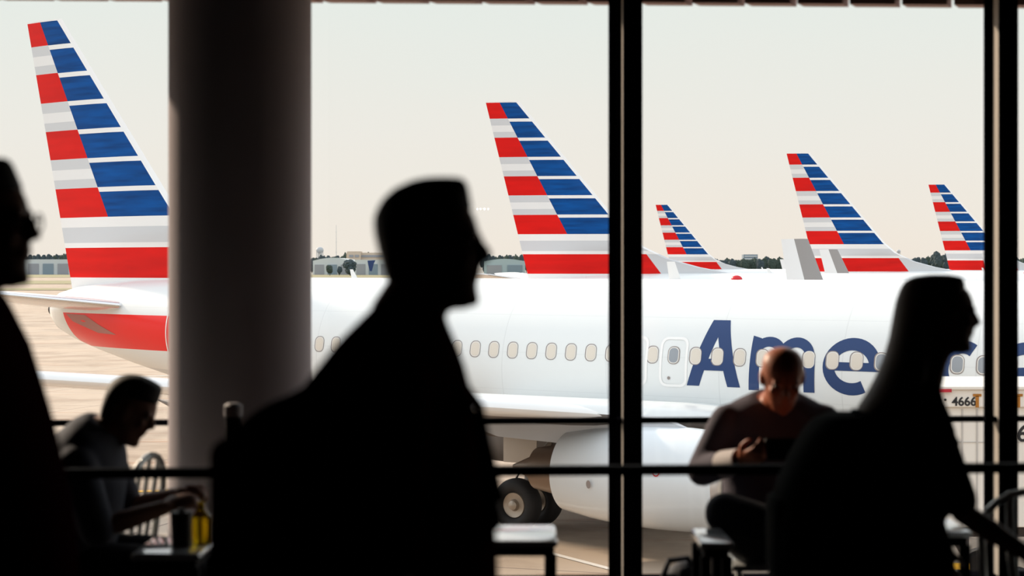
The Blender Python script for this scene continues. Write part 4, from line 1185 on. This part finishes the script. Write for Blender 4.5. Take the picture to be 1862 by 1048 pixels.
backpack(ref, Y1, [(700, 556, 582, 0.06), (712, 535, 582, 0.08), (726, 508, 582, 0.10), (738, 478, 582, 0.13), (760, 448, 582, 0.145), (800, 420, 580, 0.15), (860, 400, 580, 0.155), (930, 392, 580, 0.155), (1010, 392, 580, 0.155), (1110, 400, 582, 0.15), (1160, 420, 582, 0.13)],
   'big black backpack on the back of the man walking in the centre', BLACKC, [(-0.19, 0.09, 1.38), (-0.12, 0.11, 1.47), (0.02, 0.12, 1.47), (0.10, 0.12, 1.36), (0.125, 0.13, 1.20), (0.0, 0.235, 1.08), (-0.16, 0.13, 1.05)])
# walking man at the left edge
refL = -46; Y2 = 3.15
M2 = HM(-34, 524, refL, Y2, 0, 0.98)
rows2 = [(502, -108, -18, 0.055), (524, -126, -8, 0.075), (556, -150, 6, 0.13), (590, -178, 16, 0.185), (630, -200, 34, 0.215), (690, -214, 54, 0.22), (770, -220, 80, 0.215), (850, -220, 100, 0.21), (920, -215, 117, 0.205), (1000, -210, 127, 0.20), (1048, -208, 130, 0.20), (1100, -200, 124, 0.19)]
arms2 = [((-0.05, 0.21, 1.45), (-0.02, 0.27, 1.16), (0.10, 0.25, 0.93), (0, -1, 0), 1), ((-0.05, -0.21, 1.45), (-0.07, -0.27, 1.16), (0.0, -0.26, 0.90), (0, 1, 0), -1)]
pL = walker(refL, Y2, M2, rows2, 'man with glasses in dark maroon shirt cut off by the left edge', MAROON, BLACKC, 0.95, -0.03, -1.0, arms2, lambda b: short_hair(b, M2, 0.0), HAIRB)
b = bmesh.new()
for s in (-1, 1):
    pts = [M2 @ Vector((0.100, s*0.034+0.024*math.cos(a), 0.124+0.017*math.sin(a))) for a in [2*PI*k/18 for k in range(19)]]
    tube(b, pts, 0.0022, n=6); tube(b, [M2 @ Vector((0.100, s*0.058, 0.130)), M2 @ Vector((0.05, s*0.078, 0.132)), M2 @ Vector((-0.01, s*0.085, 0.128))], 0.0022, n=6)
tube(b, [M2 @ Vector((0.102, -0.010, 0.126)), M2 @ Vector((0.106, 0, 0.130)), M2 @ Vector((0.102, 0.010, 0.126))], 0.0022, n=6)
obj('glasses', b, FRAME, pL)

# woman at the right
Y3 = 4.75; ref3 = 1680
M3 = HM(1712, 641, ref3, Y3, 4, 0.90)
rows3 = [(676, 1658, 1706, 0.040), (700, 1640, 1706, 0.06), (724, 1618, 1710, 0.10), (748, 1604, 1718, 0.15), (780, 1594, 1727, 0.18), (840, 1590, 1733, 0.18), (900, 1592, 1722, 0.16), (960, 1596, 1706, 0.145), (1020, 1594, 1702, 0.155), (1060, 1590, 1702, 0.165)]
def pl(x, y): return ((x-ref3)*Y3/F, EYE+(HZ-y)*Y3/F)
sh_, el_, wr_ = pl(1672, 778), pl(1718, 915), pl(1835, 990)
arms3 = [((sh_[0], -0.165, sh_[1]), (el_[0], -0.20, el_[1]), (wr_[0], -0.17, wr_[1]), (0.2, 1, 0), -1), ((sh_[0], 0.165, sh_[1]), (sh_[0]-0.02, 0.21, 1.0), (sh_[0]+0.09, 0.20, 0.78), (0, -1, 0), 1)]
def long_hair(b):
    rr = [(499, 1690, 1722, 0.02), (503, 1662, 1748, 0.055), (512, 1645, 1754, 0.072), (528, 1636, 1754, 0.080), (550, 1629, 1742, 0.082), (580, 1624, 1712, 0.082), (615, 1618, 1700, 0.080), (650, 1608, 1692, 0.085), (685, 1594, 1688, 0.095), (715, 1578, 1672, 0.10), (742, 1560, 1648, 0.09), (756, 1556, 1610, 0.06)]
    loft_px(b, rr, ref3, Y3, pw=0.95)
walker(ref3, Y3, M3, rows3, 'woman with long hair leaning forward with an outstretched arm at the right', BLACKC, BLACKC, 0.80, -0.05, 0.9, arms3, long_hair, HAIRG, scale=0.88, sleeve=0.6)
backpack(ref3, Y3, [(752, 1508, 1592, 0.10), (760, 1490, 1594, 0.13), (785, 1466, 1596, 0.15), (830, 1440, 1596, 0.16), (880, 1416, 1596, 0.165), (940, 1402, 1596, 0.165), (1010, 1400, 1596, 0.165), (1070, 1402, 1596, 0.16), (1100, 1415, 1596, 0.14)],
   'bulky dark green black backpack worn by the long haired woman', mat('dark_green_fabric', (0.006, 0.009, 0.009), 0.95, spec=0.02), [(-0.15, 0.08, 1.16), (-0.10, 0.09, 1.245), (-0.0, 0.10, 1.235), (0.065, 0.10, 1.12), (0.075, 0.10, 1.0), (0.0, 0.19, 0.92), (-0.14, 0.12, 0.88)])

# seated figures (local frame: facing +x, floor at z = 0)
def seated(loc, rz, label, head_M, torso, arms, legs, top_m, leg_m, skin, hairfn=None, sleeve=0.93, shoe_m=SHOEM, cuff=None, shoe_d=None):
    r = empty('person', loc, math.radians(rz), label=label, cat='person')
    body, shirt, tr_ = bmesh.new(), bmesh.new(), bmesh.new()
    head(body, head_M)
    nk = head_M @ Vector((-0.015, 0, 0.05)); t1 = Vector(torso[-1][0])
    tube(body, [nk, t1+Vector((0, 0, -0.03))], [0.055, 0.066], n=18)
    for bmx, inf in ((body, 0.0), (shirt, 0.016)):
        R = []
        pts = torso
        for i, (c, a, hw) in enumerate(pts):
            c = Vector(c); p0 = Vector(pts[max(0, i-1)][0]); p1 = Vector(pts[min(len(pts)-1, i+1)][0])
            d = (p1-p0).normalized(); fx = Vector((d.z, 0, -d.x))
            R.append([c+fx*((a+inf)*math.cos(2*PI*k/28))+Vector((0, 1, 0))*((hw+inf)*math.sin(2*PI*k/28)) for k in range(28)])
        rings(bmx, R)
    for sh, el, wr, pn, sd in arms:
        sh, el, wr = Vector(sh), Vector(el), Vector(wr)
        tube(body, [sh, sh.lerp(el, 0.5), el, el.lerp(wr, 0.4), wr], [0.048, 0.045, 0.039, 0.037, 0.026], n=16)
        hand(body, wr, wr-el, pn, side=sd, curl=40)
        tube(shirt, [sh, sh.lerp(el, 0.5), el], [0.070, 0.066, 0.062], n=16)
        if sleeve > 0.5: tube(shirt, [el, el.lerp(wr, 0.5), el.lerp(wr, sleeve)], [0.062, 0.052, 0.042], n=16)
    for i, (hp, kn, an) in enumerate(legs):
        hp, kn, an = Vector(hp), Vector(kn), Vector(an)
        for bmx, inf in ((body, 0.0), (tr_, 0.016)):
            tube(bmx, [hp, hp.lerp(kn, 0.5), kn], [0.088+inf, 0.080+inf, 0.062+inf], n=18)
            tube(bmx, [kn, kn.lerp(an, 0.35), an], [0.060+inf, 0.058+inf, 0.038+inf*1.6], n=18)
        dd = (shoe_d[i] if shoe_d else (1, 0, 0)); 
        tube(body, [an, an+Vector(dd[0] if isinstance(dd[0], tuple) else dd)*0.12], [0.036, 0.026], n=12)
        if isinstance(dd[0], tuple): shoe(r, an, dd[0], shoe_m[i] if isinstance(shoe_m, list) else shoe_m, dd[1])
        else: shoe(r, an, dd, shoe_m[i] if isinstance(shoe_m, list) else shoe_m)
    tube(tr_, [(0.02, -0.10, 0.555), (0.02, 0.10, 0.555)], 0.105, n=20)
    o = obj('body', body, skin, r); finish(o, 0.0075, 3)
    o = obj('sweater' if sleeve > 0.5 else 'shirt', shirt, top_m, r); finish(o, 0.011, 4)
    o = obj('trousers', tr_, leg_m, r); finish(o, 0.011, 4)
    if hairfn:
        hb = bmesh.new(); hairfn(hb); o = obj('hair', hb, HAIRB, r); finish(o, 0.008, 3)
    eyes(head_M, r)
    return r
# bald man, facing the camera
YB4 = 6.62; v4 = F/YB4
def q4(x, y): return (-(x-1408)/v4*-1.0, EYE+(HZ-y)/v4)
# local +x faces the camera; image right = local +y after turning by -90 degrees
Mh = Matrix.Translation((0.14, 0, 1.075)) @ Matrix.Rotation(math.radians(28), 4, 'Y') @ Matrix.Scale(1.02, 4)
SWE = mat('grey_purple_sweater', (0.11, 0.095, 0.13), 0.9, var=0.3, vscale=14)
tor = [((-0.02, 0, 0.50), 0.11, 0.165), ((-0.04, 0, 0.62), 0.13, 0.175), ((-0.05, 0, 0.76), 0.135, 0.18), ((-0.02, 0, 0.90), 0.13, 0.195), ((0.02, 0, 1.00), 0.115, 0.205), ((0.045, 0, 1.06), 0.085, 0.165), ((0.065, 0, 1.10), 0.06, 0.085)]
armsB = [((0.03, -0.185, 1.00), (0.06, -0.285, 0.815), (0.31, -0.165, 0.885), (0.3, 0.6, 0.6), -1), ((0.03, 0.185, 1.00), (0.06, 0.285, 0.815), (0.30, 0.12, 0.89), (0.3, -0.6, 0.6), 1)]
legsB = [((0.03, -0.09, 0.55), (0.40, -0.24, 0.70), (0.52, -0.03, 0.655)), ((0.03, 0.09, 0.55), (0.44, 0.11, 0.53), (0.42, 0.12, 0.10))]
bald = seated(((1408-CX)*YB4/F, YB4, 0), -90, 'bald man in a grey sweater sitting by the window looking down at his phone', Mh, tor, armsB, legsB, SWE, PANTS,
   mat('ruddy_skin', (0.46, 0.13, 0.055), 0.5), None, 0.90, [mat('pale_sneaker', (0.42, 0.47, 0.55), 0.5), SHOEM], shoe_d=[((0.35, 0.75, -0.25), (0, 0, 1)), (1, 0, 0)])
for s in (-1,):
    b = bmesh.new(); e1 = Vector(armsB[0][1]); w1_ = Vector(armsB[0][2])
    tube(b, [e1.lerp(w1_, 0.55), e1.lerp(w1_, 0.96)], [0.054, 0.044], n=16, round_ends=False)
    obj('shirt_cuff', b, mat('white_cuff', (0.55, 0.50, 0.50), 0.8), bald)
b = bmesh.new(); Mp = Matrix.Translation((px(1430, 0, YB4-0.42).x, YB4-0.42, 0.935)) @ Matrix.Rotation(math.radians(-35), 4, 'X')
box(b, (0, 0, 0), (0.15, 0.011, 0.09), Mp, bev=0.004); ph = obj('phone', b, BLK)
tag(ph, 'dark tablet sized phone held in both hands of the bald man', 'phone')

# bent man on the left, side view facing right
YL5 = 6.0; v5 = F/YL5; refS = 128
def q5(x, y, yy=0.0): return Vector(((x-refS)/v5, yy, EYE+(HZ-y)/v5))
Ms = Matrix.Translation(q5(206, 796)) @ Matrix.Rotation(math.radians(30), 4, 'Y') @ Matrix.Scale(0.98, 4)
tor5 = [(q5(128, 1050), 0.11, 0.165), (q5(128, 1000), 0.135, 0.175), (q5(140, 930), 0.14, 0.185), (q5(152, 860), 0.135, 0.195), (q5(165, 815), 0.115, 0.20), (q5(180, 788), 0.085, 0.16), (q5(192, 772), 0.06, 0.08)]
arms5 = [(q5(165, 835, -0.19), q5(205, 945, -0.23), q5(312, 915, -0.12), (0, 0.6, -0.7), -1), (q5(165, 835, 0.19), q5(205, 940, 0.23), q5(320, 905, 0.10), (0, -0.6, -0.7), 1)]
legs5 = [((0.03, -0.09, 0.55), (0.45, -0.12, 0.54), (0.42, -0.12, 0.10)), ((0.03, 0.09, 0.55), (0.46, 0.12, 0.54), (0.36, 0.12, 0.10))]
seated((px(refS, 0, YL5).x, YL5, 0), 0, 'dark haired man in a pale grey shirt bent over the left table', Ms, tor5, arms5, legs5, mat('pale_grey_shirt', (0.10, 0.11, 0.15), 0.9, var=0.3, vscale=10), PANTS, SKIND, lambda b: short_hair(b, Ms, 0.008), 0.0)
